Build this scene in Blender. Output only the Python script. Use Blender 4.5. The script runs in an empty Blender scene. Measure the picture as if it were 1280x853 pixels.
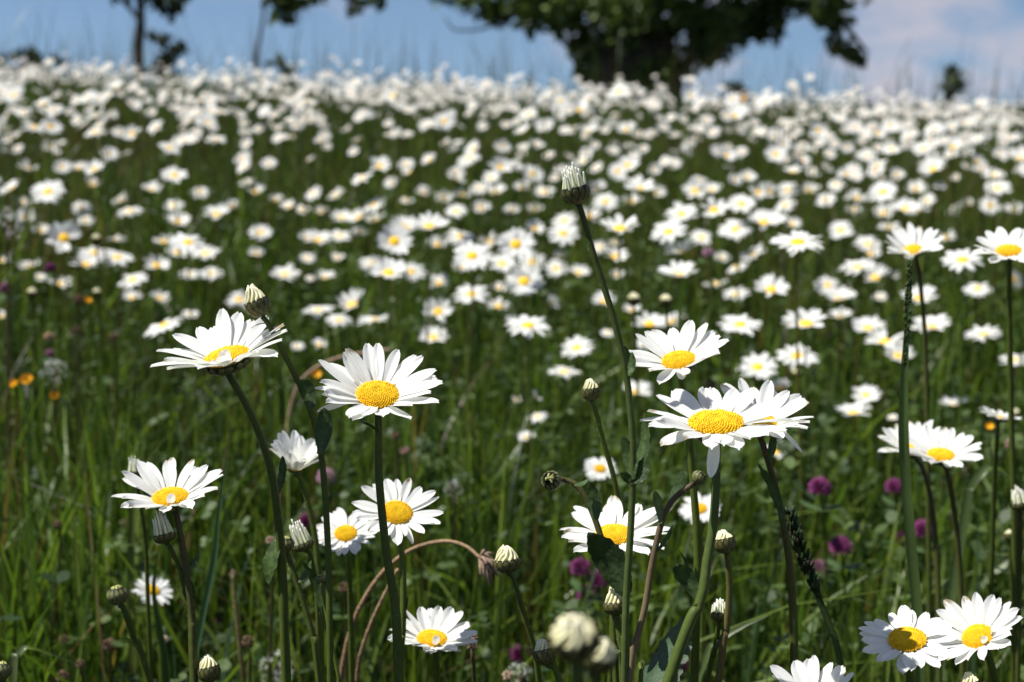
import bpy, math, random
import numpy as np
from mathutils import Vector, Matrix

R = math.radians
SC = bpy.context.scene
COL = SC.collection

# ------------------------------------------------------------------ camera
FPX = 1280 * 50.0 / 36.0            # focal length in photo pixels
EYE_Z, EYE_ROW = 0.66, 130.0
PITCH = math.atan((426.5 - EYE_ROW) / FPX)
cam_data = bpy.data.cameras.new('camera')
cam = bpy.data.objects.new('camera', cam_data)
COL.objects.link(cam)
cam.location = (0, 0, EYE_Z)
cam.rotation_euler = (math.pi / 2 - PITCH, 0, 0)
cam_data.lens = 50
cam_data.sensor_width = 36
cam_data.clip_start = 0.02
cam_data.clip_end = 3000
cam_data.dof.use_dof = True
cam_data.dof.focus_distance = 0.56
cam_data.dof.aperture_fstop = 13.0
cam_data.dof.aperture_blades = 0
SC.camera = cam

# ------------------------------------------------------------------ sky, sun, exposure
SUN = Vector((-0.50, -0.03, 0.86)).normalized()
sun_el = math.asin(SUN.z)
sun_az = math.atan2(SUN.x, SUN.y)
W = bpy.data.worlds.new('World')
SC.world = W
W.use_nodes = True
nt = W.node_tree
nt.nodes.clear()
out = nt.nodes.new('ShaderNodeOutputWorld')
bg = nt.nodes.new('ShaderNodeBackground')
sky = nt.nodes.new('ShaderNodeTexSky')
sky.sky_type = 'NISHITA'
sky.sun_disc = False
sky.sun_elevation = sun_el
sky.sun_rotation = sun_az
sky.altitude = 300
sky.air_density = 1.0
sky.dust_density = 0.0
sky.ozone_density = 3.2
bg.inputs['Strength'].default_value = 0.055
geo = nt.nodes.new('ShaderNodeTexCoord')
mp = nt.nodes.new('ShaderNodeMapping')
mp.inputs['Scale'].default_value = (1.0, 1.0, 2.4)
mp.inputs['Location'].default_value = (0.33, 0.1, 0.04)
n1 = nt.nodes.new('ShaderNodeTexNoise')
n1.inputs['Scale'].default_value = 5.5
n1.inputs['Detail'].default_value = 7
n1.inputs['Roughness'].default_value = 0.55
rp = nt.nodes.new('ShaderNodeValToRGB')
rp.color_ramp.elements[0].position = 0.50
rp.color_ramp.elements[0].color = (0, 0, 0, 1)
rp.color_ramp.elements[1].position = 0.66
rp.color_ramp.elements[1].color = (0.85, 0.85, 0.85, 1)
mixc = nt.nodes.new('ShaderNodeMixRGB')
mixc.inputs['Color2'].default_value = (6.6, 5.9, 6.3, 1)      # sunlit cumulus
up = nt.nodes.new('ShaderNodeVectorMath')
up.operation = 'ADD'
up.inputs[1].default_value = (0, 0, 0.13)
nrmz = nt.nodes.new('ShaderNodeVectorMath')
nrmz.operation = 'NORMALIZE'
nt.links.new(geo.outputs['Generated'], up.inputs[0])
nt.links.new(up.outputs['Vector'], nrmz.inputs[0])
nt.links.new(nrmz.outputs['Vector'], sky.inputs['Vector'])
nt.links.new(geo.outputs['Generated'], mp.inputs['Vector'])
nt.links.new(mp.outputs['Vector'], n1.inputs['Vector'])
sep = nt.nodes.new('ShaderNodeSeparateXYZ')
nt.links.new(geo.outputs['Generated'], sep.inputs['Vector'])
bias = nt.nodes.new('ShaderNodeMapRange')
bias.inputs['From Min'].default_value = 0.02
bias.inputs['From Max'].default_value = 0.30
bias.inputs['To Min'].default_value = -0.02
bias.inputs['To Max'].default_value = 0.05
nt.links.new(sep.outputs['X'], bias.inputs['Value'])
addn = nt.nodes.new('ShaderNodeMath')
addn.operation = 'ADD'
nt.links.new(n1.outputs['Fac'], addn.inputs[0])
nt.links.new(bias.outputs['Result'], addn.inputs[1])
nt.links.new(addn.outputs['Value'], rp.inputs['Fac'])
nt.links.new(rp.outputs['Color'], mixc.inputs['Fac'])
nt.links.new(sky.outputs['Color'], mixc.inputs['Color1'])
nt.links.new(mixc.outputs['Color'], bg.inputs['Color'])
nt.links.new(bg.outputs['Background'], out.inputs['Surface'])

sd = bpy.data.lights.new('sun', 'SUN')
sd.energy = 4.2
sd.angle = R(0.53)
sd.color = (1.0, 0.965, 0.90)
so = bpy.data.objects.new('sun', sd)
COL.objects.link(so)
so.rotation_euler = SUN.to_track_quat('Z', 'Y').to_euler()

SC.view_settings.view_transform = 'Standard'
SC.view_settings.look = 'None'
SC.view_settings.gamma = 1.0
SC.view_settings.use_curve_mapping = False
SC.view_settings.exposure = 0.88
SC.render.engine = 'CYCLES'
SC.cycles.use_denoising = True
SC.cycles.max_bounces = 7
SC.cycles.diffuse_bounces = 3
SC.cycles.glossy_bounces = 2
SC.cycles.transmission_bounces = 4
SC.cycles.transparent_max_bounces = 4

# ------------------------------------------------------------------ helpers
CR = cam.rotation_euler.to_matrix()
CP = Vector(cam.location)

def at(px, py, d):
    """world point on the ray through photo pixel (px, py) at depth d metres"""
    return CP + CR @ Vector(((px - 640) / FPX * d, (426.5 - py) / FPX * d, -d))

def proj(p):
    v = CR.transposed() @ (Vector(p) - CP)
    return (640 + FPX * v.x / -v.z, 426.5 - FPX * v.y / -v.z, -v.z)

def facing(ctr, phi, rho):
    """unit normal leaning phi (radians) sideways, rho = how far it turns towards the eye"""
    v = (CP - ctr).normalized()
    rgt = CR @ Vector((1, 0, 0))
    rgt = (rgt - v * rgt.dot(v)).normalized()
    up = v.cross(rgt)
    q = math.sqrt(max(0.0, 1 - rho * rho))
    return (rgt * math.sin(phi) * q + up * math.cos(phi) * q + v * rho).normalized()

def ground(x, y):
    g = 0.315 * (1 - math.exp(-y / 2.8)) + 0.0075 * y if y > 0 else 0.128 * y
    g += 0.10 * math.exp(-((y - 13.2) / 1.0) ** 2)
    k = min(max(y / 3.0, 0.0), 1.0)
    g -= 0.039 * x * k
    if y > 13.2:
        g -= min(0.03 * (y - 13.2) ** 2, 0.16 * (y - 13.2))
    if y > 18:
        g = max(g, -0.9)
    return g

def ground_np(x, y):
    g = 0.315 * (1 - np.exp(-np.maximum(y, 0) / 2.8)) + 0.0075 * y
    g = g + 0.10 * np.exp(-((y - 13.2) / 1.0) ** 2)
    g = g - 0.039 * x * np.clip(y / 3.0, 0, 1)
    e = np.maximum(y - 13.2, 0)
    return g - np.minimum(0.03 * e ** 2, 0.16 * e)

class MB:
    """collects vertices, faces, a colour per vertex and a material slot per face"""
    def __init__(s):
        s.v, s.f, s.c, s.m = [], [], [], []
    def add(s, vs, fs, col=(1, 1, 1), mat=0):
        b = len(s.v)
        s.v += [tuple(v) for v in vs]
        if len(col) == len(vs) and not isinstance(col[0], (int, float)):
            s.c += [tuple(c) for c in col]
        else:
            s.c += [tuple(col)] * len(vs)
        for f in fs:
            s.f.append([b + i for i in f])
            s.m.append(mat)
    def mesh(s, name, mats, smooth=True):
        me = bpy.data.meshes.new(name)
        me.from_pydata(s.v, [], s.f)
        a = me.color_attributes.new('Col', 'FLOAT_COLOR', 'POINT')
        arr = np.ones((len(s.v), 4), np.float32)
        if s.c:
            arr[:, :3] = np.array(s.c, np.float32)
        a.data.foreach_set('color', arr.ravel())
        for m in mats:
            me.materials.append(m)
        me.polygons.foreach_set('material_index', np.array(s.m, np.int32))
        me.polygons.foreach_set('use_smooth', np.full(len(s.f), smooth))
        me.update()
        return me

def np_mesh(name, V, F_list, C, mats, mat_idx=None, smooth=True):
    """fast mesh: V (n,3); F_list = list of (m,k) index arrays; C (n,3)"""
    me = bpy.data.meshes.new(name)
    nl = sum(f.size for f in F_list)
    nf = sum(len(f) for f in F_list)
    me.vertices.add(len(V))
    me.vertices.foreach_set('co', V.astype(np.float32).ravel())
    me.loops.add(nl)
    me.loops.foreach_set('vertex_index', np.concatenate([f.ravel() for f in F_list]).astype(np.int32))
    me.polygons.add(nf)
    tot = np.concatenate([np.full(len(f), f.shape[1]) for f in F_list])
    st = np.concatenate([[0], np.cumsum(tot)[:-1]])
    me.polygons.foreach_set('loop_start', st.astype(np.int32))
    me.polygons.foreach_set('loop_total', tot.astype(np.int32))
    for m in mats:
        me.materials.append(m)
    if mat_idx is not None:
        me.polygons.foreach_set('material_index', mat_idx.astype(np.int32))
    me.polygons.foreach_set('use_smooth', np.full(nf, smooth))
    me.update(calc_edges=True)
    a = me.color_attributes.new('Col', 'FLOAT_COLOR', 'POINT')
    arr = np.ones((len(V), 4), np.float32)
    arr[:, :3] = C
    a.data.foreach_set('color', arr.ravel())
    return me

def obj(name, me, parent=None, mat=None):
    o = bpy.data.objects.new(name, me)
    COL.objects.link(o)
    if parent is not None:
        o.parent = parent
        o.matrix_parent_inverse = Matrix.Translation(-Vector(parent.location))
    if mat is not None:
        o.matrix_basis = mat
    return o

def tag(o, label=None, cat=None, group=None, kind=None):
    for k, v in (('label', label), ('category', cat), ('group', group), ('kind', kind)):
        if v:
            o[k] = v
    return o

def thing(name, loc, label, cat, group=None):
    o = bpy.data.objects.new(name, None)
    o.empty_display_size = 0.02
    COL.objects.link(o)
    o.location = loc
    return tag(o, label, cat, group)

def catmull(P, n):
    """resample a polyline of Vectors smoothly, n points per span"""
    P = [Vector(p) for p in P]
    if len(P) == 2:
        return [P[0].lerp(P[1], i / n) for i in range(n + 1)]
    Q = [P[0] * 2 - P[1]] + P + [P[-1] * 2 - P[-2]]
    res = []
    for i in range(1, len(Q) - 2):
        a, b, c, d = Q[i - 1:i + 3]
        for k in range(n):
            t = k / n
            res.append(0.5 * ((2 * b) + (c - a) * t + (2 * a - 5 * b + 4 * c - d) * t * t + (3 * b - a - 3 * c + d) * t ** 3))
    res.append(P[-1])
    return res

def tube(mb, pts, r0, r1, col, col1=None, sides=8, ridge=0.0, cap=True, mat=0, wob=0.0, rng=random):
    n = len(pts)
    up = Vector((0.31, 0.95, 0.05))
    vs, cs, fs = [], [], []
    col1 = col1 or col
    for i, p in enumerate(pts):
        t = (pts[min(i + 1, n - 1)] - pts[max(i - 1, 0)])
        t = t.normalized() if t.length > 1e-9 else Vector((0, 0, 1))
        x = (up - t * up.dot(t)).normalized()
        y = t.cross(x)
        up = x
        f = i / max(n - 1, 1)
        r = (r0 + (r1 - r0) * f) * (1 + (rng.uniform(-wob, wob) if wob else 0))
        for k in range(sides):
            a = 2 * math.pi * k / sides
            rr = r * (1 + (ridge if k % 2 else -ridge))
            vs.append(p + (x * math.cos(a) + y * math.sin(a)) * rr)
            cs.append(tuple(col[j] + (col1[j] - col[j]) * f for j in range(3)))
    for i in range(n - 1):
        for k in range(sides):
            k2 = (k + 1) % sides
            fs.append((i * sides + k, i * sides + k2, (i + 1) * sides + k2, (i + 1) * sides + k))
    if cap:
        fs.append(tuple(range((n - 1) * sides, n * sides)))
        fs.append(tuple(reversed(range(sides))))
    mb.add(vs, fs, cs, mat)

# ------------------------------------------------------------------ materials
def new_mat(name):
    m = bpy.data.materials.new(name)
    m.use_nodes = True
    m.node_tree.nodes.clear()
    return m, m.node_tree

def mat_leafy(name, rough=0.5, trans=0.3, spec=0.35, noise=60.0, amp=0.35, use_attr=True, base=(1, 1, 1), bump=0.0, tint=(1.25, 1.35, 0.55)):
    """diffuse + gloss + light through the blade, colour from the Col attribute broken up by noise"""
    m, t = new_mat(name)
    o = t.nodes.new('ShaderNodeOutputMaterial')
    p = t.nodes.new('ShaderNodeBsdfPrincipled')
    p.inputs['Roughness'].default_value = rough
    p.inputs['Specular IOR Level'].default_value = spec
    tc = t.nodes.new('ShaderNodeTexCoord')
    no = t.nodes.new('ShaderNodeTexNoise')
    no.inputs['Scale'].default_value = noise
    no.inputs['Detail'].default_value = 4
    t.links.new(tc.outputs['Object'], no.inputs['Vector'])
    mr = t.nodes.new('ShaderNodeMapRange')
    mr.inputs['From Min'].default_value = 0.25
    mr.inputs['From Max'].default_value = 0.75
    mr.inputs['To Min'].default_value = 1 - amp
    mr.inputs['To Max'].default_value = 1 + amp
    t.links.new(no.outputs['Fac'], mr.inputs['Value'])
    mul = t.nodes.new('ShaderNodeVectorMath')
    mul.operation = 'SCALE'
    if use_attr:
        at_ = t.nodes.new('ShaderNodeAttribute')
        at_.attribute_name = 'Col'
        t.links.new(at_.outputs['Color'], mul.inputs[0])
    else:
        mul.inputs[0].default_value = base
    t.links.new(mr.outputs['Result'], mul.inputs['Scale'])
    t.links.new(mul.outputs['Vector'], p.inputs['Base Color'])
    if bump:
        b = t.nodes.new('ShaderNodeBump')
        b.inputs['Strength'].default_value = bump
        b.inputs['Distance'].default_value = 0.002
        t.links.new(no.outputs['Fac'], b.inputs['Height'])
        t.links.new(b.outputs['Normal'], p.inputs['Normal'])
    if trans:
        tr = t.nodes.new('ShaderNodeBsdfTranslucent')
        m2 = t.nodes.new('ShaderNodeVectorMath')
        m2.operation = 'MULTIPLY'
        m2.inputs[1].default_value = tint
        t.links.new(mul.outputs['Vector'], m2.inputs[0])
        t.links.new(m2.outputs['Vector'], tr.inputs['Color'])
        mx = t.nodes.new('ShaderNodeMixShader')
        mx.inputs['Fac'].default_value = trans
        t.links.new(p.outputs['BSDF'], mx.inputs[1])
        t.links.new(tr.outputs['BSDF'], mx.inputs[2])
        t.links.new(mx.outputs['Shader'], o.inputs['Surface'])
    else:
        t.links.new(p.outputs['BSDF'], o.inputs['Surface'])
    return m

M_GRASS = mat_leafy('grass_blade', 0.38, 0.45, 0.4, 25, 0.35)
M_LEAF = mat_leafy('leaf', 0.5, 0.28, 0.35, 350, 0.3, bump=0.4)
M_STEM = mat_leafy('stem', 0.5, 0.0, 0.18, 300, 0.14, bump=0.1)
M_PETAL = mat_leafy('white_petal', 0.55, 0.40, 0.2, 500, 0.03, tint=(1.0, 1.0, 0.92))
M_DISC = mat_leafy('yellow_disc', 0.6, 0.0, 0.2, 1500, 0.18)
M_BRACT = mat_leafy('bract', 0.5, 0.0, 0.3, 1200, 0.2)
M_CREAM = mat_leafy('bud_petal', 0.5, 0.2, 0.3, 900, 0.06, tint=(1, 1, 0.8))
M_CLOVER = mat_leafy('clover_floret', 0.6, 0.25, 0.2, 900, 0.2, tint=(1.1, 0.8, 1.0))
M_DRY = mat_leafy('dry_plant', 0.75, 0.0, 0.15, 500, 0.35, bump=0.5)
M_FLUFF = mat_leafy('seed_fluff', 0.8, 0.4, 0.1, 300, 0.1, tint=(1, 1, 1))
M_TREE = mat_leafy('tree_leaf', 0.5, 0.25, 0.3, 1.5, 0.35)
M_BARK = mat_leafy('bark', 0.9, 0.0, 0.15, 9, 0.5, bump=1.0)
M_SOIL = mat_leafy('soil', 0.95, 0.0, 0.1, 14, 0.6, use_attr=False, base=(0.018, 0.020, 0.009), bump=0.8)

PET = (0.85, 0.855, 0.83)
STEM_G = (0.070, 0.098, 0.015)
STEM_D = (0.050, 0.066, 0.012)
STEM_B = (0.052, 0.034, 0.018)

# ------------------------------------------------------------------ setting: meadow ground
xs = np.concatenate([np.linspace(-900, -20, 12), np.linspace(-16, 16, 81), np.linspace(20, 900, 12)])
ys = np.concatenate([np.linspace(-300, -4, 8), np.linspace(-3, 20, 116), np.linspace(24, 1500, 14)])
gv = [(x, y, ground(max(-16, min(16, x)), max(-20, y))) for y in ys for x in xs]
nx_ = len(xs)
gf = [(j * nx_ + i, j * nx_ + i + 1, (j + 1) * nx_ + i + 1, (j + 1) * nx_ + i) for j in range(len(ys) - 1) for i in range(nx_ - 1)]
mb = MB(); mb.add(gv, gf)
tag(obj('meadow_ground', mb.mesh('meadow_ground', [M_SOIL])), kind='structure')

# ------------------------------------------------------------------ setting: trees beyond the crest
def leaf_cloud(rng, clumps, per, size, cols):
    """many small leaf faces spread through ellipsoidal clumps: clumps = (centre, radii)"""
    C, A = [], []
    for (c, r), n in zip(clumps, per):
        u = rng.normal(size=(n, 3))
        u /= np.linalg.norm(u, axis=1)[:, None]
        u *= (rng.random((n, 1)) ** 0.42)
        C.append(np.array(c) + u * np.array(r))
    C = np.concatenate(C)
    n = len(C)
    a = rng.normal(size=(n, 3)); a[:, 2] -= 0.6
    a /= np.linalg.norm(a, axis=1)[:, None]
    b = np.cross(a, rng.normal(size=(n, 3)))
    b /= np.linalg.norm(b, axis=1)[:, None]
    nrm = np.cross(a, b)
    s = size * rng.uniform(0.6, 1.35, (n, 1))
    w = s * 0.36
    V = np.stack([C, C + a * s * .35 + b * w, C + a * s * .75 + b * w * .8 - nrm * s * .08, C + a * s - nrm * s * .18,
                  C + a * s * .75 - b * w * .8 - nrm * s * .08, C + a * s * .35 - b * w], 1).reshape(-1, 3)
    idx = np.arange(n)[:, None] * 6
    F = [np.concatenate([idx + np.array([[0, 1, 2, 3]]), idx + np.array([[0, 3, 4, 5]])])]
    k = rng.random((n, 1))
    col = np.array(cols[0]) * (1 - k) + np.array(cols[1]) * k
    return V, F, np.repeat(col, 6, 0)

def tree(name, label, base, trunk_paths, clumps, per, size, cols, seed, cat='tree', group=None):
    rng = np.random.default_rng(seed)
    t = thing(name, base, label, cat, group)
    mb = MB()
    for pts, r0, r1 in trunk_paths:
        tube(mb, catmull(pts, 6), r0, r1, (0.05, 0.04, 0.03), sides=10, wob=0.08, rng=random.Random(seed))
    obj('trunk', mb.mesh('trunk', [M_BARK]), t)
    V, F, C = leaf_cloud(rng, clumps, per, size, cols)
    obj('crown', np_mesh('crown', V, F, C, [M_TREE], smooth=False), t)
    return t

def px_clump(px, py, d, r_px, dy, k=1.0, kz=1.0):
    c = at(px, py, d)
    r = r_px / FPX * d
    return (tuple(c + Vector((0, dy, 0))), (r * k, r * 1.3, r * kz))

D1 = 18.0
rt = random.Random(4)
cl, per = [], []
for (px, py, r, n) in [(556, -16, 26, 130), (596, 2, 24, 190), (622, 14, 18, 110), (650, -8, 40, 380), (690, 6, 40, 420), (724, 24, 38, 420), (742, 58, 30, 360),
                       (750, 88, 24, 260), (790, 64, 40, 560), (812, 98, 30, 300), (842, 88, 22, 200), (862, 66, 28, 280), (880, 30, 42, 560), (770, 20, 44, 600),
                       (826, 8, 40, 500), (915, 42, 34, 420), (940, 14, 40, 460), (968, 28, 26, 260), (990, -6, 36, 380), (1020, 10, 26, 220), (1042, 30, 16, 90),
                       (1050, 52, 15, 80), (1070, 62, 13, 60), (1088, 70, 10, 40), (1052, 8, 22, 120), (728, 96, 16, 90), (700, -20, 50, 520), (660, 24, 18, 120)]:
    cl.append(px_clump(px, py, D1, r, rt.uniform(-0.9, 0.9))); per.append(n)
top = at(800, 0, D1)
for i in range(46):
    a, rr, hh = rt.uniform(0, 6.283), rt.uniform(0, 1) ** .5, rt.uniform(0.2, 6.2)
    rad = 3.3 * math.sin(min(1, 0.25 + hh / 6.6 * .75) * math.pi * .92 + .12) ** .6
    cl.append(((top.x + math.cos(a) * rr * rad, top.y + math.sin(a) * rr * rad * .9, top.z + hh), (0.85, 0.85, 0.6))); per.append(430)
b = at(800, 150, D1)
bz = ground(b.x, b.y)
tp = lambda px, py, dd=0: at(px, py, D1 + dd)
tree('big_tree', 'big dark broad-crowned tree with low spreading branches on the meadow crest', (b.x, b.y, bz),
     [([Vector((b.x, b.y, bz)), tp(800, 90), tp(792, 20), tp(800, -120), tp(806, -400)], 0.62, 0.16),
      ([tp(800, 70), tp(850, 30, .5), tp(940, 8, .6), tp(1030, 12, .4), tp(1085, 66, .2)], 0.16, 0.02),
      ([tp(794, 40), tp(740, 0, -.4), tp(650, -14, -.5), tp(560, -14, -.3)], 0.14, 0.02),
      ([tp(660, -6, -.5), tp(620, 30, -.6), tp(572, 38, -.7), tp(556, 22, -.7)], 0.025, 0.008),
      ([tp(800, 0), tp(860, -150, .6), tp(930, -260, .9)], 0.16, 0.03), ([tp(796, 10), tp(720, -140, .4), tp(680, -260, .6)], 0.16, 0.03)],
     cl, per, 0.10, ((0.03, 0.055, 0.012), (0.11, 0.16, 0.028)), 11)

b = at(172, 110, 17); bz = ground(b.x, b.y)
tq = lambda px, py, dd=0: at(px, py, 17 + dd)
cl = [px_clump(*c) for c in [(205, 2, 17, 20, 0.2), (226, -6, 17, 18, -.2), (190, -14, 17, 22, 0), (140, -20, 17, 20, .3), (165, -45, 17, 40, 0), (215, -60, 17, 45, .2), (120, -60, 17, 40, 0), (180, -110, 17, 60, 0)]]
tree('slim_tree', 'slim dark-trunked tree with a forked stem and sparse low leaves on the skyline', (b.x, b.y, bz),
     [([Vector((b.x, b.y, bz)), tq(173, 70), tq(176, 20), tq(172, -40), tq(178, -130)], 0.075, 0.03),
      ([tq(172, 22), tq(156, 4), tq(140, -8), tq(128, -60)], 0.028, 0.012), ([tq(176, 10), tq(200, -4), tq(226, -8)], 0.02, 0.008)],
     cl, [60, 45, 60, 40, 160, 160, 140, 320], 0.11, ((0.02, 0.035, 0.01), (0.05, 0.07, 0.02)), 5)

b = at(322, 110, 16); bz = ground(b.x, b.y)
tq = lambda px, py, dd=0: at(px, py, 16 + dd)
cl = [px_clump(*c) for c in [(356, 8, 16, 18, 0), (374, -2, 16, 18, .1), (345, 20, 16, 9, 0), (340, -14, 16, 20, 0), (400, -14, 16, 20, 0), (446, 2, 16, 14, 0), (470, -6, 16, 16, 0), (380, -50, 16, 50, 0)]]
tree('young_tree', 'thin leaning sapling with drooping leaves beyond the crest, beside the big tree', (b.x, b.y, bz),
     [([Vector((b.x, b.y, bz)), tq(321, 80), tq(326, 40), tq(334, -10), tq(350, -70)], 0.028, 0.012), ([tq(331, 6), tq(352, -8), tq(400, -16), tq(480, -4)], 0.012, 0.005)],
     cl, [70, 60, 16, 60, 60, 40, 45, 240], 0.11, ((0.03, 0.05, 0.012), (0.09, 0.14, 0.02)), 6)

def shrub(px, py, w, h, d, label, seed, n=260):
    p = at(px, py, d); gz = ground(p.x, p.y)
    s = d / FPX
    rr = random.Random(seed)
    cl, per, paths = [], [], []
    topz = at(px, py - h, d).z
    for i in range(9):
        c = (p.x + rr.uniform(-.5, .5) * w * s, p.y + rr.uniform(-.3, .3), gz + (topz - gz) * (.08 + .87 * i / 8))
        cl.append((c, (w * s * .28, w * s * .28, h * s * .25))); per.append(n // 9)
        paths.append(([Vector((p.x, p.y, gz)), Vector((p.x, p.y, gz)).lerp(Vector(c), .55) + Vector((0, 0, .1)), Vector(c)], 0.014, 0.005))
    tree('shrub', label, (p.x, p.y, gz), paths, cl, per, 0.085, ((0.012, 0.022, 0.008), (0.035, 0.05, 0.016)), seed, 'shrub', None)

shrub(216, 78, 34, 36, 15, 'small dark shrub on the skyline beside the slim tree', 21, 380)
shrub(350, 95, 26, 22, 15, 'low dark shrub at the foot of the thin sapling', 22, 200)
shrub(1190, 122, 26, 40, 15, 'upright dark shrub on the skyline under the pinkish cloud', 23, 260)
shrub(16, 80, 110, 17, 14.6, 'wide low dark bush on the skyline at the edge of the meadow', 24, 500)
shrub(905, 118, 60, 12, 15, 'low dark scrub beside the trunk of the big tree', 25, 200)

def patch_noise(x, y, s, seed):
    r = np.random.default_rng(seed)
    v = np.zeros_like(x)
    for i in range(6):
        a = r.uniform(0, 6.28); f = s * r.uniform(.6, 1.8); p = r.uniform(0, 6.28)
        v += np.sin((x * math.cos(a) + y * math.sin(a)) * f + p)
    return v / 6

def field(rng, n, y0, y1, margin=0.45, power=1.0):
    out = []
    while sum(len(o) for o in out) < n:
        y = rng.uniform(y0, y1, n * 2)
        x = rng.uniform(-1, 1, n * 2) * (0.4 * y1 + margin)
        ok = np.abs(x) < 0.4 * y + margin
        out.append(np.stack([x[ok], y[ok]], 1))
    o = np.concatenate(out)[:n]
    return o[:, 0], o[:, 1]

# ------------------------------------------------------------------ daisy parts
def frame(nvec, xref=None):
    z = Vector(nvec).normalized()
    x = xref or (CR @ Vector((1, 0, 0)))
    x = (x - z * x.dot(z)).normalized()
    return Matrix((x, z.cross(x), z)).transposed()

def petal_geo(az, r_in, L, Wd, elev, curl, twist, rng, nl=9, nc=6, groove=.035, channel=.10, notch=.03):
    """one ray floret: narrow foot, blunt notched tip, two long grooves, curved along its length"""
    vs, fs = [], []
    ca, sa = math.cos(az), math.sin(az)
    h = 0.0; rad = r_in; ang = elev
    ph = rng.uniform(0, 3.1); side = rng.uniform(-.12, .12)
    spine = []
    for i in range(nl + 1):
        spine.append((rad, h, ang))
        ang = elev + curl * ((i + 1) / nl)
        rad += math.cos(ang) * L / nl
        h += math.sin(ang) * L / nl
    for i, (rad, h, ang) in enumerate(spine):
        t = i / nl
        if t < .55:
            s = t / .55
            w = .46 + .54 * (s * s * (3 - 2 * s)) ** .7
        else:
            s = (t - .55) / .45
            w = max(0.0, 1 - (s * .965) ** 2.3) ** .62
        w *= Wd * .5
        tw = twist * t
        for j in range(nc + 1):
            u = j / nc * 2 - 1
            g = -groove * Wd * math.cos(u * math.pi * 1.5) + channel * Wd * u * u
            lat = u * w
            lift = g * min(1, t * 4) + lat * math.sin(tw)
            lat2 = lat * math.cos(tw) + side * L * t * t
            ext = 0.0
            if i >= nl - 1:
                ext = -notch * L * (1 - math.cos(u * math.pi * 1.5 + ph * .3)) * .5 * (1 if i == nl else .4)
            r2 = rad - math.sin(ang) * lift + math.cos(ang) * ext
            h2 = h + math.cos(ang) * lift + math.sin(ang) * ext
            vs.append((ca * r2 - sa * lat2, sa * r2 + ca * lat2, h2))
    n1 = nc + 1
    for i in range(nl):
        for j in range(nc):
            fs.append((i * n1 + j, i * n1 + j + 1, (i + 1) * n1 + j + 1, (i + 1) * n1 + j))
    return vs, fs

def disc_geo(mb, r, rng, n=420, sides=5, green=0.22, dome=.30):
    """yellow disc: dome packed with spiralling florets, the outer ones open and taller"""
    def zz(q):
        return r * dome * (1 - q ** 2.2) - r * .10 * math.exp(-(q / .28) ** 2)
    rings, vs, fs = 6, [(0, 0, zz(0) - r * .03)], []
    for i in range(1, rings + 1):
        q = i / rings
        for k in range(16):
            a = k / 16 * 6.2832
            vs.append((r * q * math.cos(a), r * q * math.sin(a), zz(q) - r * .03))
    for k in range(16):
        fs.append((0, 1 + k, 1 + (k + 1) % 16))
    for i in range(rings - 1):
        for k in range(16):
            a, b2 = 1 + i * 16 + k, 1 + i * 16 + (k + 1) % 16
            fs.append((a, a + 16, b2 + 16, b2))
    mb.add(vs, fs, (.62, .33, .012))
    for i in range(n):
        q = math.sqrt((i + .5) / n)
        a = i * 2.39996
        c = Vector((r * q * math.cos(a), r * q * math.sin(a), zz(q)))
        outer = q > .72
        fr = r * (.86 / math.sqrt(n)) * 1.15
        hh = fr * (2.1 if outer else 1.0) * rng.uniform(.6, 1.3)
        up = Vector((math.cos(a) * q * .75, math.sin(a) * q * .75, 1)).normalized()
        x = up.orthogonal().normalized(); y = up.cross(x)
        vs, fs = [], []
        for lvl, (rr, zz2) in enumerate(((1.0, -.3), (.92, .55), (.45, 1.0))):
            for k in range(sides):
                b2 = 6.2832 * k / sides
                vs.append(c + (x * math.cos(b2) + y * math.sin(b2)) * fr * rr + up * hh * zz2)
        vs.append(c + up * hh * (.75 if outer else 1.1))
        for l in range(2):
            for k in range(sides):
                k2 = (k + 1) % sides
                fs.append((l * sides + k, l * sides + k2, (l + 1) * sides + k2, (l + 1) * sides + k))
        for k in range(sides):
            fs.append((2 * sides + k, 2 * sides + (k + 1) % sides, 3 * sides))
        v = rng.uniform(.78, 1.12)
        gc = green * max(0, 1 - q * 1.6)
        col = ((.82 - .35 * gc) * v, (.50 + .02 * (not outer) - .03 * gc) * v, .012)
        mb.add(vs, fs, col)

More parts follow.
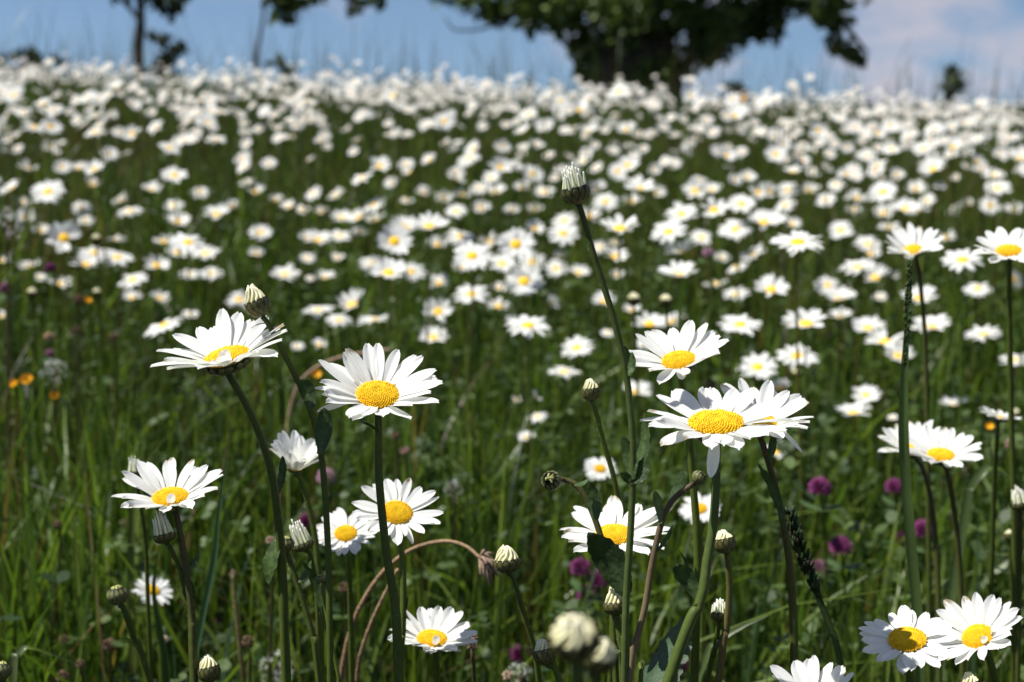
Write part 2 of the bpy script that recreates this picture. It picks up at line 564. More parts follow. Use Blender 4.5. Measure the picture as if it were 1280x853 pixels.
def scale_cup(mb, r, h, rng, rows=3, per=13, open_r=1.0, cols=((.105, .12, .035), (.012, .010, .006))):
    """green involucre: rows of pointed overlapping scales with dark margins, from the stem up to the rim"""
    # inner solid cup
    prof = [(.15, 0), (.55, .10), (.86, .36), (.97, .66), (open_r * .93, .98)]
    vs, fs = [], []
    for (q, z) in prof:
        for k in range(16):
            a = 6.2832 * k / 16
            vs.append((q * r * .97 * math.cos(a), q * r * .97 * math.sin(a), z * h))
    for i in range(len(prof) - 1):
        for k in range(16):
            k2 = (k + 1) % 16
            fs.append((i * 16 + k, i * 16 + k2, (i + 1) * 16 + k2, (i + 1) * 16 + k))
    fs.append(tuple(reversed(range(16))))
    mb.add(vs, fs, (.035, .04, .014))
    def P(s):
        s = max(0, min(.999, s)) * (len(prof) - 1)
        i = int(s); f = s - i
        return (prof[i][0] + (prof[i + 1][0] - prof[i][0]) * f, prof[i][1] + (prof[i + 1][1] - prof[i][1]) * f)
    for row in range(rows):
        s0, s1 = row / (rows + .6) * .95, (row + 1.75) / (rows + .6)
        for k in range(per):
            a0 = 6.2832 * (k + .5 * (row % 2)) / per + rng.uniform(-.05, .05)
            hw = 6.2832 / per * .62
            vs, fs, cs = [], [], []
            for i in range(5):
                t = i / 4
                q, z = P(s0 + (s1 - s0) * t)
                w = hw * (1 - t ** 2.5) * (.8 + .4 * math.sin(t * 3.1))
                for j, u in enumerate((-1, -.55, 0, .55, 1)):
                    a = a0 + u * w
                    rr = r * (q + .035 + .035 * (1 - abs(u)) + .02 * (rows - row) * .5 + .015 * t)
                    vs.append((rr * math.cos(a), rr * math.sin(a), z * h))
                    e = 1.0 if (abs(u) > .9 or t > .9) else (.35 if abs(u) > .5 or t > .7 else 0)
                    cs.append(tuple(cols[0][m] * (1 - e) + cols[1][m] * e for m in range(3)))
            for i in range(4):
                for j in range(4):
                    fs.append((i * 5 + j, i * 5 + j + 1, (i + 1) * 5 + j + 1, (i + 1) * 5 + j))
            mb.add(vs, fs, cs)

def leaf_geo(base, tip, width, side, rng, teeth=7, bend=.12, col=(.035, .062, .018), n=22, blunt=False, fold=.18):
    """toothed stem leaf from base to tip; side = direction across the blade"""
    mb = MB()
    base, tip, side = Vector(base), Vector(tip), Vector(side)
    ax = tip - base; L = ax.length; ax /= L
    side = (side - ax * side.dot(ax)).normalized()
    nr = ax.cross(side)
    vs, fs, cs = [], [], []
    for i in range(n + 1):
        t = i / n
        w = width * .5 * ((math.sin(math.pi * min(1, t * .93 + .06)) ** .7) if not blunt else (min(1, .45 + t * 1.1) * math.sqrt(max(0, 1 - max(0, (t - .6) / .4) ** 2))))
        if teeth and t > .08:
            w *= 1 + .22 * (((t * teeth) % 1.0) - .5)
        if i == n:
            w = width * .01
        c = base + ax * (L * t) + nr * (bend * L * math.sin(t * math.pi * .9)) 
        for u in (-1, -.5, 0, .5, 1):
            z = abs(u) * fold * width * .5 * (1 - .3 * t)
            vs.append(c + side * (u * w) + nr * (z + .01 * L * math.sin(t * 17 + u * 2) * abs(u)))
            cs.append(tuple(v * (1.35 if u == 0 else 1) for v in col))
    for i in range(n):
        for j in range(4):
            fs.append((i * 5 + j, i * 5 + j + 1, (i + 1) * 5 + j + 1, (i + 1) * 5 + j))
    mb.add(vs, fs, cs)
    return mb

def stem_points(px, d0, d1, top=None, lean=.25):
    """polyline of photo points with the depth running d0 -> d1, carried on down to the ground"""
    n = len(px)
    P = [at(x, y, d0 + (d1 - d0) * i / max(n - 1, 1)) for i, (x, y) in enumerate(px)]
    if top is not None:
        P = [top] + P
    a, b2 = P[-2], P[-1]
    dr = (b2 - a).normalized() if (b2 - a).length > 1e-6 else Vector((0, 0, -1))
    g = ground(b2.x, b2.y)
    drop = b2.z - g
    if drop > .02:
        k = dr.x / max(.3, -dr.z) if dr.z < -.05 else 0
        ky = dr.y / max(.3, -dr.z) if dr.z < -.05 else 0
        k, ky = max(-.45, min(.45, k)), max(-.3, min(.3, ky))
        P.append(Vector((b2.x + k * drop * .4, b2.y + ky * drop * .4, b2.z - drop * .5)))
        e = Vector((b2.x + k * drop * .55, b2.y + ky * drop * .55, 0)); e.z = ground(e.x, e.y) - .005
        P.append(e)
    return P

LOW = []          # (px, py, w, depth) of flowers low enough for grass to hide
ALL = []          # (px, py, kind, ref phrase) of everything in focus, used as landmarks

def leaves_for(t, specs, rng):
    for s in specs:
        (bx, by), (tx, ty), d, w = s[:4]
        o = s[4] if len(s) > 4 else {}
        b2 = at(bx, by, d)
        tp_ = at(tx, ty, d + o.get('dd', 0))
        side = CR @ Vector(o.get('side', (1, .2, .8)))
        mbl = leaf_geo(b2, tp_, w * .6, side, rng, o.get('teeth', 7), o.get('bend', .12), o.get('col', (.035, .062, .018)), blunt=o.get('blunt', False))
        obj('leaf', mbl.mesh('leaf', [M_LEAF]), t)

def hairs(mb, pts, r, rng, n=150):
    """short fine hairs standing off a stem"""
    m = int(len(pts) * .6)
    for k in range(n):
        f = rng.random() * m; i = int(f)
        p = pts[i].lerp(pts[min(i + 1, len(pts) - 1)], f - i)
        v = Vector((rng.gauss(0, 1), rng.gauss(0, 1), rng.gauss(-.2, .4))).normalized()
        tube(mb, [p + v * r * .8, p + v * (r + rng.uniform(.0003, .0011))], .00006, .00002, (.30, .32, .20), sides=3, cap=False)

def fine_daisy(cx, cy, Wp, d, rho, phi, n, cup, label, stem, d1=None, curl=-14, leaves=(), seed=1, extra=(), green=.22, rs=.0013, discf=.33, lift=None, gaps=(), stemcol=None, ref=None, wf=1.0, drop=(), group=None):
    rng = random.Random(seed)
    ctr = at(cx, cy, d)
    LOW.append((cx, cy, Wp, d))
    Rr = Wp * d / FPX * .5
    r = Rr * discf
    ph = R(phi)
    s = math.sqrt(max(0, 1 - rho * rho))
    nrm = facing(ctr, ph, rho)
    M = frame(nrm)
    M4 = M.to_4x4(); M4.translation = ctr
    P = stem_points(stem, d + .002, d1 or d + .03, ctr - nrm.normalized() * Rr * .22)
    base = P[-1]
    t = thing('oxeye_daisy', (base.x, base.y, base.z), label, 'daisy', group)
    mb = MB(); disc_geo(mb, r, rng, green=green)
    obj('disc', mb.mesh('disc', [M_DISC]), t, None).matrix_basis = M4
    c = math.cos(R(cup))
    L0 = (Rr - r * .82) / max(.6, math.cos(R(cup + curl * .5)))
    wid = min(2 * math.pi * (r + L0 * .6) / n * 1.0, L0 * .36) * wf
    n += 3
    for k in range(n):
        az = 2 * math.pi * (k + rng.uniform(-.42, .42)) / n
        deg = math.degrees(az) % 360
        if any(a <= deg <= b3 for a, b3 in gaps):
            continue
        el = cup + rng.gauss(0, 5) + (4 if k % 2 else -3)
        if lift:
            el += lift[1] * math.cos(az - R(lift[0]))
        L = L0 * rng.uniform(.86, 1.07)
        cu = curl + rng.gauss(0, 7)
        vs, fs = petal_geo(az, r * .80, L, wid * rng.uniform(.8, 1.15), R(el), R(cu), R(rng.gauss(0, 14)), rng)
        m2 = MB()
        tip = rng.random() < .14
        pc = []
        for q in range(len(vs)):
            row = q // 7
            c1 = [PET[0], PET[1], PET[2]]
            if row == 0:
                c1 = [.74, .76, .50]                       # greenish-yellow foot
            elif tip and row >= 9 - rng.randrange(2) and rng.random() < .6:
                c1 = [.50, .40, .24]                       # browned, weathered tip
            pc.append(tuple(c1))
        m2.add([Vector(v) - Vector((0, 0, r * (.05 + .09 * (k % 2)))) for v in vs], fs, pc)
        obj('petal', m2.mesh('petal', [M_PETAL]), t).matrix_basis = M4
    for (adeg, el, lf, cu) in extra:
        vs, fs = petal_geo(R(adeg), r * .86, L0 * lf * .9, wid * .66, R(el), R(cu), 0, rng)
        m2 = MB(); m2.add(vs, fs, PET)
        obj('petal', m2.mesh('petal', [M_PETAL]), t).matrix_basis = M4
    mb = MB(); scale_cup(mb, r * 1.02, r * .55, rng, open_r=1.0, per=15)
    Mb = M4 @ Matrix.Translation((0, 0, -r * .62))
    obj('bracts', mb.mesh('bracts', [M_BRACT]), t).matrix_basis = Mb
    mb = MB()
    sc0 = stemcol or STEM_G
    hairs(mb, catmull(P, 8), rs, rng)
    tube(mb, catmull(P, 8), rs * .85, rs * 1.5, sc0, STEM_G, sides=12, ridge=.09, wob=.015, rng=rng)
    obj('stem', mb.mesh('stem', [M_STEM]), t)
    leaves_for(t, leaves, rng)
    for o in list(t.children):
        if o.name.split('.')[0] in ('disc', 'petal', 'bracts'):
            o.matrix_parent_inverse = Matrix.Translation(-Vector(t.location))
    ALL.append((cx, cy, 'daisy', ref))
    return t

fine_daisy(283, 447, 172, .54, .34, -17, 19, 30, 'large tilted daisy with upswept petals, partly behind the cream-tipped bud',
           [(287, 470), (312, 515), (335, 575), (347, 640), (353, 720), (358, 853)], .56, -14, [((345, 622), (352, 570), .555, .006, dict(side=(1, 0, .4), blunt=True)), ((352, 672), (338, 730), .557, .014, dict(teeth=5, col=(.05, .085, .02)))], 3,
           extra=[(-78, 70, .34, 25), (-118, 40, .45, -10)], lift=(0, 0), ref='the large tilted daisy', stemcol=STEM_D)
fine_daisy(472, 494, 162, .55, .60, 0, 21, 29, 'open daisy with round yellow disc on a straight dark stem bearing one small leaf',
           [(473, 530), (474, 600), (483, 690), (494, 760), (499, 853)], .55, -8, [((473, 542), (449, 529), .549, .006, dict(teeth=3, side=(.2, .4, 1)))], 8, lift=(0, 0), rs=.0015, ref='the open daisy on a straight stem', stemcol=STEM_D,
           extra=[(200, -10, .95, -5), (187, 2, .8, 0)])
fine_daisy(213, 622, 132, .60, .50, -8, 20, 30, 'cupped daisy with a petal folded over its disc, above a white half-open bud',
           [(221, 645), (231, 700), (240, 770), (243, 853)], .60, -12, [((238, 760), (224, 712), .60, .010, dict(teeth=8, side=(1, 0, .3))), ((236, 712), (247, 690), .598, .006, {})], 11,
           extra=[(-75, 70, .36, 30), (-105, 25, .5, 0)], lift=(0, 0), ref='the cupped daisy with a folded petal', stemcol=STEM_B)
fine_daisy(848, 451, 128, .60, .50, -8, 17, 30, 'daisy with gappy curling petals standing just above the biggest daisy',
           [(852, 475), (858, 520), (866, 600), (872, 700), (868, 853)], .62, -6, [], 14, lift=(0, 0), extra=[(-88, 20, .4, -90)], ref='the daisy with gappy petals', gaps=((282, 300), (318, 330)))
fine_daisy(895, 529, 186, .54, .40, 0, 20, 15, 'biggest daisy, flat and wide open with a broad orange disc and one hanging petal',
           [(896, 560), (893, 640), (884, 700), (874, 755), (835, 853)], .53, -10, [((872, 748), (843, 708), .535, .013, dict(teeth=4, blunt=True, side=(1, .3, .5))), ((870, 752), (846, 690), .55, .008, dict(side=(.4, 0, 1)))], 21,
           discf=.36, rs=.0015, lift=(0, 0), extra=[(-100, -48, .95, -14)], ref='the biggest daisy', stemcol=(.05, .075, .018))
fine_daisy(949, 528, 132, .605, .50, 10, 20, 36, 'daisy half hidden behind the biggest daisy, its petals swept upward',
           [(955, 560), (972, 620), (985, 690), (991, 760), (993, 853)], .615, -10, [((962, 575), (967, 540), .605, .006, dict(teeth=0, side=(1, 0, .4))), ((978, 650), (945, 580), .60, .007, {})], 5,
           lift=(0, 0), extra=[(-20, -28, .95, -10)], ref='the daisy behind the biggest one', stemcol=STEM_B)
fine_daisy(768, 669, 142, .60, .50, 0, 19, 19, 'wide daisy crossed by the stem of the tallest bud',
           [(768, 700), (767, 740), (766, 800), (764, 853)], .62, -10, [], 17, lift=(0, 0), ref='the daisy crossed by a bud stem', gaps=((255, 268),))
fine_daisy(496, 641, 116, .62, .72, 6, 21, 15, 'daisy facing the viewer, crossed by a straight dark stem',
           [(500, 672), (504, 720), (503, 790), (498, 853)], .62, -8, [((503, 765), (509, 745), .62, .004, {})], 23, ref='the daisy crossed by a dark stem')
fine_daisy(432, 667, 84, .70, .70, -5, 19, 14, 'smaller softly blurred daisy tucked behind the daisy crossed by a dark stem',
           [(436, 700), (438, 760), (440, 853)], .72, -10, [], 27, ref='the small tucked-in daisy')
fine_daisy(540, 799, 112, .64, .56, 3, 19, 25, 'low daisy with a petal folded on its darkened disc, beside the brown plantain head',
           [(545, 818), (546, 853)], .65, -6, [], 29, lift=(0, 0), extra=[(-70, 75, .42, 20), (-100, 12, .55, 0)], ref='the low daisy with a folded petal')
fine_daisy(1134, 800, 124, .555, .62, -2, 19, 9, 'flat daisy with oval orange disc touching the more upright daisy beside it',
           [(1136, 830), (1138, 853)], .56, -6, [], 31, discf=.37, ref='the flat daisy of the touching pair')
fine_daisy(1222, 796, 118, .61, .70, -20, 21, 32, 'upright funnel-shaped daisy with greenish disc touching the flat daisy beside it',
           [(1232, 815), (1245, 853)], .62, -10, [], 33, green=.7, lift=(0, 0), extra=[(-70, 60, .36, 40), (-20, 62, .5, 20)], ref='the upright daisy of the touching pair')
fine_daisy(1016, 872, 116, .58, .50, 0, 17, 38, 'daisy rising from below the view, only its upper petals showing',
           [(1018, 910), (1020, 960)], .58, -10, [], 35, ref='the daisy rising from below')
fine_daisy(369, 585, 72, .68, .42, 6, 14, 58, 'small half-open pale daisy behind the stem of the cream-tipped bud',
           [(376, 600), (385, 630), (395, 680), (400, 760), (402, 853)], .69, -14, [], 37, lift=(0, 0), discf=.26, ref='the small half-open daisy')
fine_daisy(191, 738, 54, .92, .68, 20, 18, 8, 'small daisy low in the grass behind a leaning grass blade, beside the round green bud',
           [(196, 760), (200, 800), (203, 853)], .93, -8, [], 39, ref='the small daisy low in the grass')
fine_daisy(1141, 562, 84, .83, .50, -6, 20, 42, 'blurred daisy overlapped by its neighbour and crossed by the tall grass stalk',
           [(1155, 590), (1166, 640), (1172, 720), (1174, 853)], .84, -10, [], 41, lift=(0, 0), ref='the daisy crossed by the tall grass stalk', stemcol=STEM_B)
fine_daisy(1176, 569, 100, .78, .46, 6, 19, 28, 'front daisy of the blurred pair beside the tall grass stalk',
           [(1184, 590), (1193, 640), (1200, 720), (1204, 853)], .80, -8, [], 43, lift=(0, 0), extra=[(-88, 20, .5, -40)], ref='the front daisy beside the grass stalk', stemcol=STEM_B)
fine_daisy(1141, 313, 74, .92, .50, -8, 15, 34, 'blurred daisy with fanned raised petals directly above the tip of the tall grass stalk',
           [(1146, 325), (1152, 370), (1157, 440), (1160, 600)], .96, -4, [], 45, lift=(0, 0), stemcol=STEM_B, ref='the fanned daisy above the grass stalk')
fine_daisy(1261, 314, 92, .80, .46, 0, 19, 24, 'large blurred daisy on a dark stem cut by the edge of the view',
           [(1262, 330), (1262, 400), (1264, 520), (1268, 680)], .84, -8, [], 47, lift=(0, 0), stemcol=STEM_D, ref='the large blurred daisy at the edge')
fine_daisy(1249, 522, 54, .88, .12, 14, 17, 22, 'blurred daisy seen side-on in the grass, its petals raised like a shuttlecock',
           [(1247, 540), (1243, 600), (1240, 700)], .92, -14, [], 49, stemcol=STEM_D, ref='the side-on daisy')
fine_daisy(875, 636, 54, .98, .72, -4, 18, 6, 'blurred daisy behind the thick stem of the biggest daisy',
           [(876, 660), (877, 720), (877, 853)], 1.0, -8, [], 51, ref='the daisy behind a thick stem')
fine_daisy(750, 586, 44, 1.1, .70, 6, 18, 8, 'small blurred daisy above the daisy crossed by a bud stem',
           [(752, 600), (754, 660), (756, 760)], 1.12, -8, [], 53, ref='the small daisy above the crossed one')

# ------------------------------------------------------------------ buds
def bud(cx, cy, w, d, stage, phi, rho, label, stem, d1=None, leaves=(), seed=1, rs=.0011, stemcol=None, stemcol1=None, ref=None, tall=1.0, hang=None, cup=1.0):
    """stage: 'round' closed scales, 'tip' cream tip showing, 'brush' petals standing up"""
    rng = random.Random(seed)
    ctr = at(cx, cy, d)
    LOW.append((cx, cy, w, d))
    r = w * d / FPX * .5
    ph = R(phi); s = math.sqrt(max(0, 1 - rho * rho))
    nrm = facing(ctr, ph, rho)
    M4 = frame(nrm).to_4x4(); M4.translation = ctr
    h = r * {'round': 1.65, 'tip': 1.4, 'brush': 1.3}[stage] * cup
    P = stem_points(stem, d + (hang or .001), d1 or d + .02, ctr - nrm * h * .55)
    t = thing('daisy_bud', tuple(P[-1]), label, 'flower bud')
    Mb = M4 @ Matrix.Translation((0, 0, -h * .55))
    mb = MB()
    scale_cup(mb, r * .95, h, rng, rows=4 if stage == 'round' else 3, per=12, open_r=.62 if stage == 'round' else .98,
              cols=((.16, .17, .06), (.014, .011, .006)) if stage == 'round' else ((.11, .11, .03), (.016, .011, .005)))
    obj('bracts', mb.mesh('bracts', [M_BRACT]), t).matrix_basis = Mb
    mb = MB()
    if stage == 'round':
        for k in range(20):
            a = rng.uniform(0, 6.283); q = rng.uniform(0, .5) * r
            p0 = Vector((q * math.cos(a), q * math.sin(a), h * .90))
            tube(mb, catmull([p0, p0 * .95 + Vector((0, 0, h * .10)), p0 * .5 + Vector((0, 0, h * .60))], 3), r * .14, r * .05, (.42, .42, .16), sides=6)
        nm, mt = 'petal_tips', M_CREAM
    elif stage == 'tip':
        hh = r * 1.15 * tall
        for k in range(22):
            a = 6.283 * k / 22 * 1.0 + rng.uniform(-.1, .1); q = r * (.74 if k % 2 else .5)
            tw = .9
            pts = []
            for i in range(5):
                tt = i / 4
                qq = q * (1 - .72 * tt ** 1.2) + r * .05 * math.sin(tt * 3.1)
                pts.append(Vector((qq * math.cos(a + tw * tt), qq * math.sin(a + tw * tt), h * .80 + hh * tt * rng.uniform(.8, 1.15))))
            tube(mb, catmull(pts, 2), r * .16, r * .07, (.74, .70, .36), (.88, .85, .62), sides=6)
        nm, mt = 'petal_tuft', M_CREAM
    else:
        hh = r * 1.55 * tall
        for k in range(24):
            a = 6.283 * k / 24 + rng.uniform(-.12, .12); q = r * (.76, .50, .66, .30)[k % 4]; up_ = (.78, 1.08, .92, 1.18)[k % 4]
            lean = rng.uniform(-.38, .08)
            pts = []
            hk = hh * up_ * rng.uniform(.78, 1.1)
            for i in range(5):
                tt = i / 4
                qq = q * (1 + lean * tt)
                pts.append(Vector((qq * math.cos(a), qq * math.sin(a), h * .8 + hk * tt)))
            tube(mb, catmull(pts, 2), r * .15, r * .05, (.68, .72, .42), (.86, .86, .78), sides=6)
        nm, mt = 'petal_tuft', M_CREAM
    obj(nm, mb.mesh(nm, [mt]), t).matrix_basis = Mb
    mb = MB()
    hairs(mb, catmull(P, 8), rs, rng, 110)
    tube(mb, catmull(P, 8), rs, rs * 1.35, stemcol or STEM_D, stemcol1 or STEM_G, sides=12, ridge=.09, wob=.015, rng=rng)
    obj('stem', mb.mesh('stem', [M_STEM]), t)
    leaves_for(t, leaves, rng)
    ALL.append((cx, cy, 'bud', ref))
    return t

LG = (.05, .085, .025)
bud(720, 243, 37, .54, 'brush', -13, .12, 'tallest bud, half-open with a brush of white petals on a long leaning stem',
    [(727, 266), (744, 325), (766, 395), (783, 470), (791, 560), (789, 650), (783, 745), (780, 853)], .55,
    [((784, 462), (779, 432), .545, .007, dict(teeth=3, side=(1, 0, .3), col=LG)), ((786, 470), (789, 440), .54, .006, dict(teeth=0, col=LG)), ((789, 600), (776, 545), .545, .011, dict(side=(.8, 0, .6), col=LG)),
     ((791, 600), (802, 516), .555, .010, dict(side=(.6, 0, .8), col=LG)), ((792, 605), (806, 570), .545, .012, dict(teeth=5)), ((788, 605), (775, 592), .545, .008, dict(teeth=4)), ((782, 745), (733, 668), .55, .024, dict(side=(.8, .4, .5), teeth=9, col=(.026, .045, .014)))], 61, rs=.00105, stemcol1=(.075, .105, .03), tall=.95, ref='the tallest bud')
bud(323, 384, 33, .54, 'tip', -22, .05, 'cream-tipped bud on a long slanting stem in front of the large tilted daisy',
    [(337, 408), (360, 452), (385, 505), (400, 560), (407, 630), (411, 720), (413, 853)], .54,
    [((334, 405), (314, 412), .537, .005, dict(teeth=0, col=LG)), ((389, 512), (376, 474), .536, .011, dict(teeth=0, blunt=True, side=(1, 0, .3))), ((400, 568), (404, 510), .536, .011, dict(teeth=0, blunt=True, side=(1, 0, .3))), ((411, 796), (372, 700), .56, .010, {})], 62, rs=.00105, ref='the cream-tipped bud', tall=1.1)
bud(739, 492, 24, .62, 'tip', -6, .1, 'small cream-tipped bud on a bending stem between the tallest bud and the clear grass',
    [(744, 512), (755, 555), (770, 610), (777, 680), (777, 853)], .64, [], 63, rs=.001, stemcol=STEM_G, ref='the small bud by the tall bud stem')
bud(689, 601, 26, .56, 'round', -40, .90, 'round striped green bud on a hooked stem, its top turned to the viewer',
    [(704, 600), (722, 608), (738, 635), (752, 675), (763, 730), (770, 853)], .565, [((718, 606), (735, 598), .56, .007, dict(teeth=3, col=LG)), ((745, 650), (735, 602), .562, .010, dict(teeth=5, side=(1, 0, .4)))], 64, hang=.010, stemcol=(.06, .05, .02), ref='the round striped bud')
bud(874, 597, 20, .56, 'round', 40, .1, 'small pale green bud at the tip of a curving brown stem under the biggest daisy',
    [(864, 607), (842, 624), (828, 650), (815, 705), (806, 760), (792, 815), (786, 853)], .56, [((826, 655), (818, 614), .558, .006, dict(teeth=0, blunt=True, side=(1, 0, .4), col=(.10, .13, .05))), ((832, 640), (852, 588), .565, .010, dict(teeth=0, blunt=True)), ((820, 690), (840, 655), .56, .004, dict(teeth=0, col=LG))], 65, rs=.0010, stemcol=(.05, .035, .02), stemcol1=(.22, .17, .09), ref='the small pale green bud')
bud(906, 681, 29, .60, 'tip', -10, .12, 'dark-striped bud with a small cream tip on a brownish stem beside the thick daisy stem',
    [(910, 700), (912, 740), (908, 785), (898, 853)], .61, [], 66, rs=.0012, stemcol=STEM_G, stemcol1=(.16, .10, .05), tall=.7, ref='the dark-striped bud')
bud(899, 770, 23, .61, 'brush', 2, .1, 'narrow bud with a tall pale petal tip, lower of two beside the thick daisy stem',
    [(898, 785), (892, 820), (884, 853)], .62, [((894, 810), (905, 790), .61, .005, {})], 67, rs=.0009, tall=.85, cup=.8, stemcol=STEM_G, ref='the narrow bud')
bud(770, 760, 32, .56, 'tip', -2, .08, 'pointed bud with twisted cream petals under the wide crossed daisy',
    [(772, 775), (777, 810), (783, 853)], .56, [((776, 815), (760, 822), .558, .007, {})], 68, rs=.0013, tall=1.35, cup=.75, stemcol=STEM_G, ref='the pointed cream bud')
bud(634, 706, 36, .60, 'tip', -6, .2, 'plump cream-white bud facing upward beside the hooked dry stem',
    [(642, 725), (655, 768), (668, 812), (674, 853)], .61, [], 69, rs=.0010, tall=.85, cup=.75, ref='the plump cream bud')
bud(681, 820, 30, .56, 'tip', -14, .12, 'low cream-tipped bud just beside the big blurred double bud',
    [(690, 835), (700, 853)], .56, [], 70, rs=.0011, tall=.85, stemcol=STEM_G, ref='the low bud')
bud(206, 672, 29, .60, 'brush', -14, .1, 'white brush-like half-open bud under the cupped daisy with a folded petal',
    [(213, 685), (228, 720), (237, 760), (240, 853)], .605, [], 71, rs=.0009, tall=1.15, cup=.7, ref='the white brush-like bud')
bud(147, 744, 28, .62, 'round', -12, .25, 'round dark green bud on a slanting stem low in the grass',
    [(155, 762), (168, 800), (188, 853)], .63, [((172, 812), (146, 800), .62, .012, dict(teeth=4, col=LG))], 72, rs=.0012, ref='the round dark bud')
bud(262, 842, 29, .60, 'tip', -14, .1, 'yellowish cream-tipped bud at the bottom edge beside the cupped daisy stem',
    [(264, 860), (266, 890)], .60, [], 73, rs=.001, ref='the yellowish bottom bud')
bud(380, 683, 28, .64, 'brush', -22, .1, 'frayed white brush-like bud beside a small round green bud',
    [(388, 695), (396, 740), (400, 853)], .65, [], 74, rs=.0009, tall=1.25, cup=.6, ref='the frayed white bud')
bud(357, 680, 23, .59, 'round', 0, .3, 'small round green bud with pale star tip beside the frayed white bud',
    [(362, 700), (378, 750), (392, 800), (399, 853)], .59, [((372, 728), (388, 700), .59, .006, dict(teeth=3, col=LG))], 75, rs=.0011, ref='the small round green bud')
bud(400, 724, 13, .56, 'round', -10, .1, 'tiny yellow-green bud close to the stem of the cream-tipped bud',
    [(403, 735), (410, 760), (412, 790)], .545, [], 76, rs=.0006, ref='the tiny bud', stemcol=STEM_G)
bud(169, 592, 20, .74, 'brush', -8, .1, 'blurred white bud just behind the petals of the cupped daisy',
    [(172, 610), (182, 680), (186, 780)], .76, [], 77, rs=.001, tall=1.1, cup=.6, ref='the blurred bud behind the cupped daisy')
bud(1274, 633, 22, .78, 'brush', -5, .1, 'blurred white brush-like bud at the far edge in the clover',
    [(1275, 650), (1274, 720), (1272, 853)], .8, [], 78, tall=1.1, cup=.7, stemcol=STEM_B, ref='the edge bud')
bud(1262, 671, 15, .95, 'tip', 0, .1, 'tiny blurred cream bud below the white brush-like bud in the clover',
    [(1262, 685), (1264, 740), (1266, 853)], .96, [], 79, rs=.0009, tall=.6)
bud(1214, 860, 28, .60, 'tip', -10, .2, 'cream bud barely rising into view below the upright daisy',
    [(1215, 880), (1217, 900)], .60, [], 80, tall=.8)
bud(2, 838, 26, .58, 'round', 0, .2, 'dark round bud cut by the edge low in the grass', [(4, 856), (6, 890)], .58, [], 81)
bud(718, 800, 70, .30, 'tip', -10, .72, 'big strongly blurred cream bud close to the viewer, front of a double bud',
    [(722, 840), (726, 900)], .30, [], 82, rs=.0012, tall=.62, cup=.7, ref='the big blurred bud')
bud(745, 822, 54, .315, 'tip', 26, .6, 'blurred greenish cream bud leaning away behind the big blurred front bud',
    [(742, 850), (738, 905)], .315, [], 83, rs=.0011, tall=.6, cup=.8)
for (x, y, w, lab) in [(120, 300, 13, 'blurred pale round bud beside the large yellow-centred far daisy'), (40, 368, 15, 'blurred pale bud in the grass below the far magenta clover'), (121, 367, 12, 'blurred yellowish bud beside a brown withered head'),
                       (792, 376, 18, 'blurred cream bud on the left of two between daisies'), (832, 378, 18, 'blurred cream bud on the right of two between daisies'), (995, 468, 13, 'blurred yellow-tipped bud beneath a ragged daisy'), (1270, 518, 12, 'blurred pale bud beside the side-on daisy'),
                       (320, 650, 12, 'blurred pale bud hanging in the grass behind the slanting stems')]:
    d = min(1.7, max(1.0, 1778 * .013 / w))
    bud(x, y, w, d, 'tip', 0, .3, lab, [(x + 1, y + w), (x + 4, y + w * 4)], d + .02, [], x, rs=.0010, tall=.6)

# ------------------------------------------------------------------ other single plants of the foreground
def dry_stem(px, d, label, r=.0016, head=None, col=(.34, .23, .13), seed=1):
    rng = random.Random(seed)
    P = stem_points(px, d, d + .03)
    t = thing('withered_weed', tuple(P[-1]), label, 'dead plant')
    mb = MB(); tube(mb, catmull(P, 8), r * .8, r * 1.5, col, (.13, .075, .04), sides=10, ridge=.06, wob=.06, rng=rng)
    obj('stem', mb.mesh('stem', [M_DRY]), t)
    if head:
        mb = MB()
        c = P[0]; ax = (P[0] - P[1]).normalized()
        for k in range(26):
            v = (ax * rng.uniform(.3, 1.2) + Vector((rng.gauss(0, .5), rng.gauss(0, .5), rng.gauss(0, .5)))).normalized()
            L = head * rng.uniform(.5, 1.1)
            tube(mb, [c, c + v * L * .6, c + v * L + Vector((0, 0, -L * .25))], head * .12, head * .04, (.20, .13, .09), (.30, .22, .16), sides=5)
        obj('withered_head', mb.mesh('withered_head', [M_DRY]), t)
    return t
dry_stem([(601, 698), (580, 682), (552, 677), (515, 687), (482, 712), (458, 745), (440, 785), (425, 853)], .74, 'arched dry brown stem ending in a withered hanging head', .0011, .012, seed=2)
dry_stem([(497, 712), (485, 735), (466, 775), (452, 815), (446, 853)], .76, 'short dry brown stem leaning under the arched one', .0010, None, seed=3)
dry_stem([(488, 437), (462, 440), (425, 447), (395, 460), (372, 484), (360, 530), (352, 600)], 1.25, 'blurred dry pinkish stem arching behind the open daisy on a straight stem', .0014, None, (.40, .28, .20), seed=4)
dry_stem([(291, 718), (295, 760), (300, 810), (305, 853)], .95, 'straw-coloured broken stalk in the grass behind the slanting stems', .0014, .004, (.30, .25, .10), seed=5)

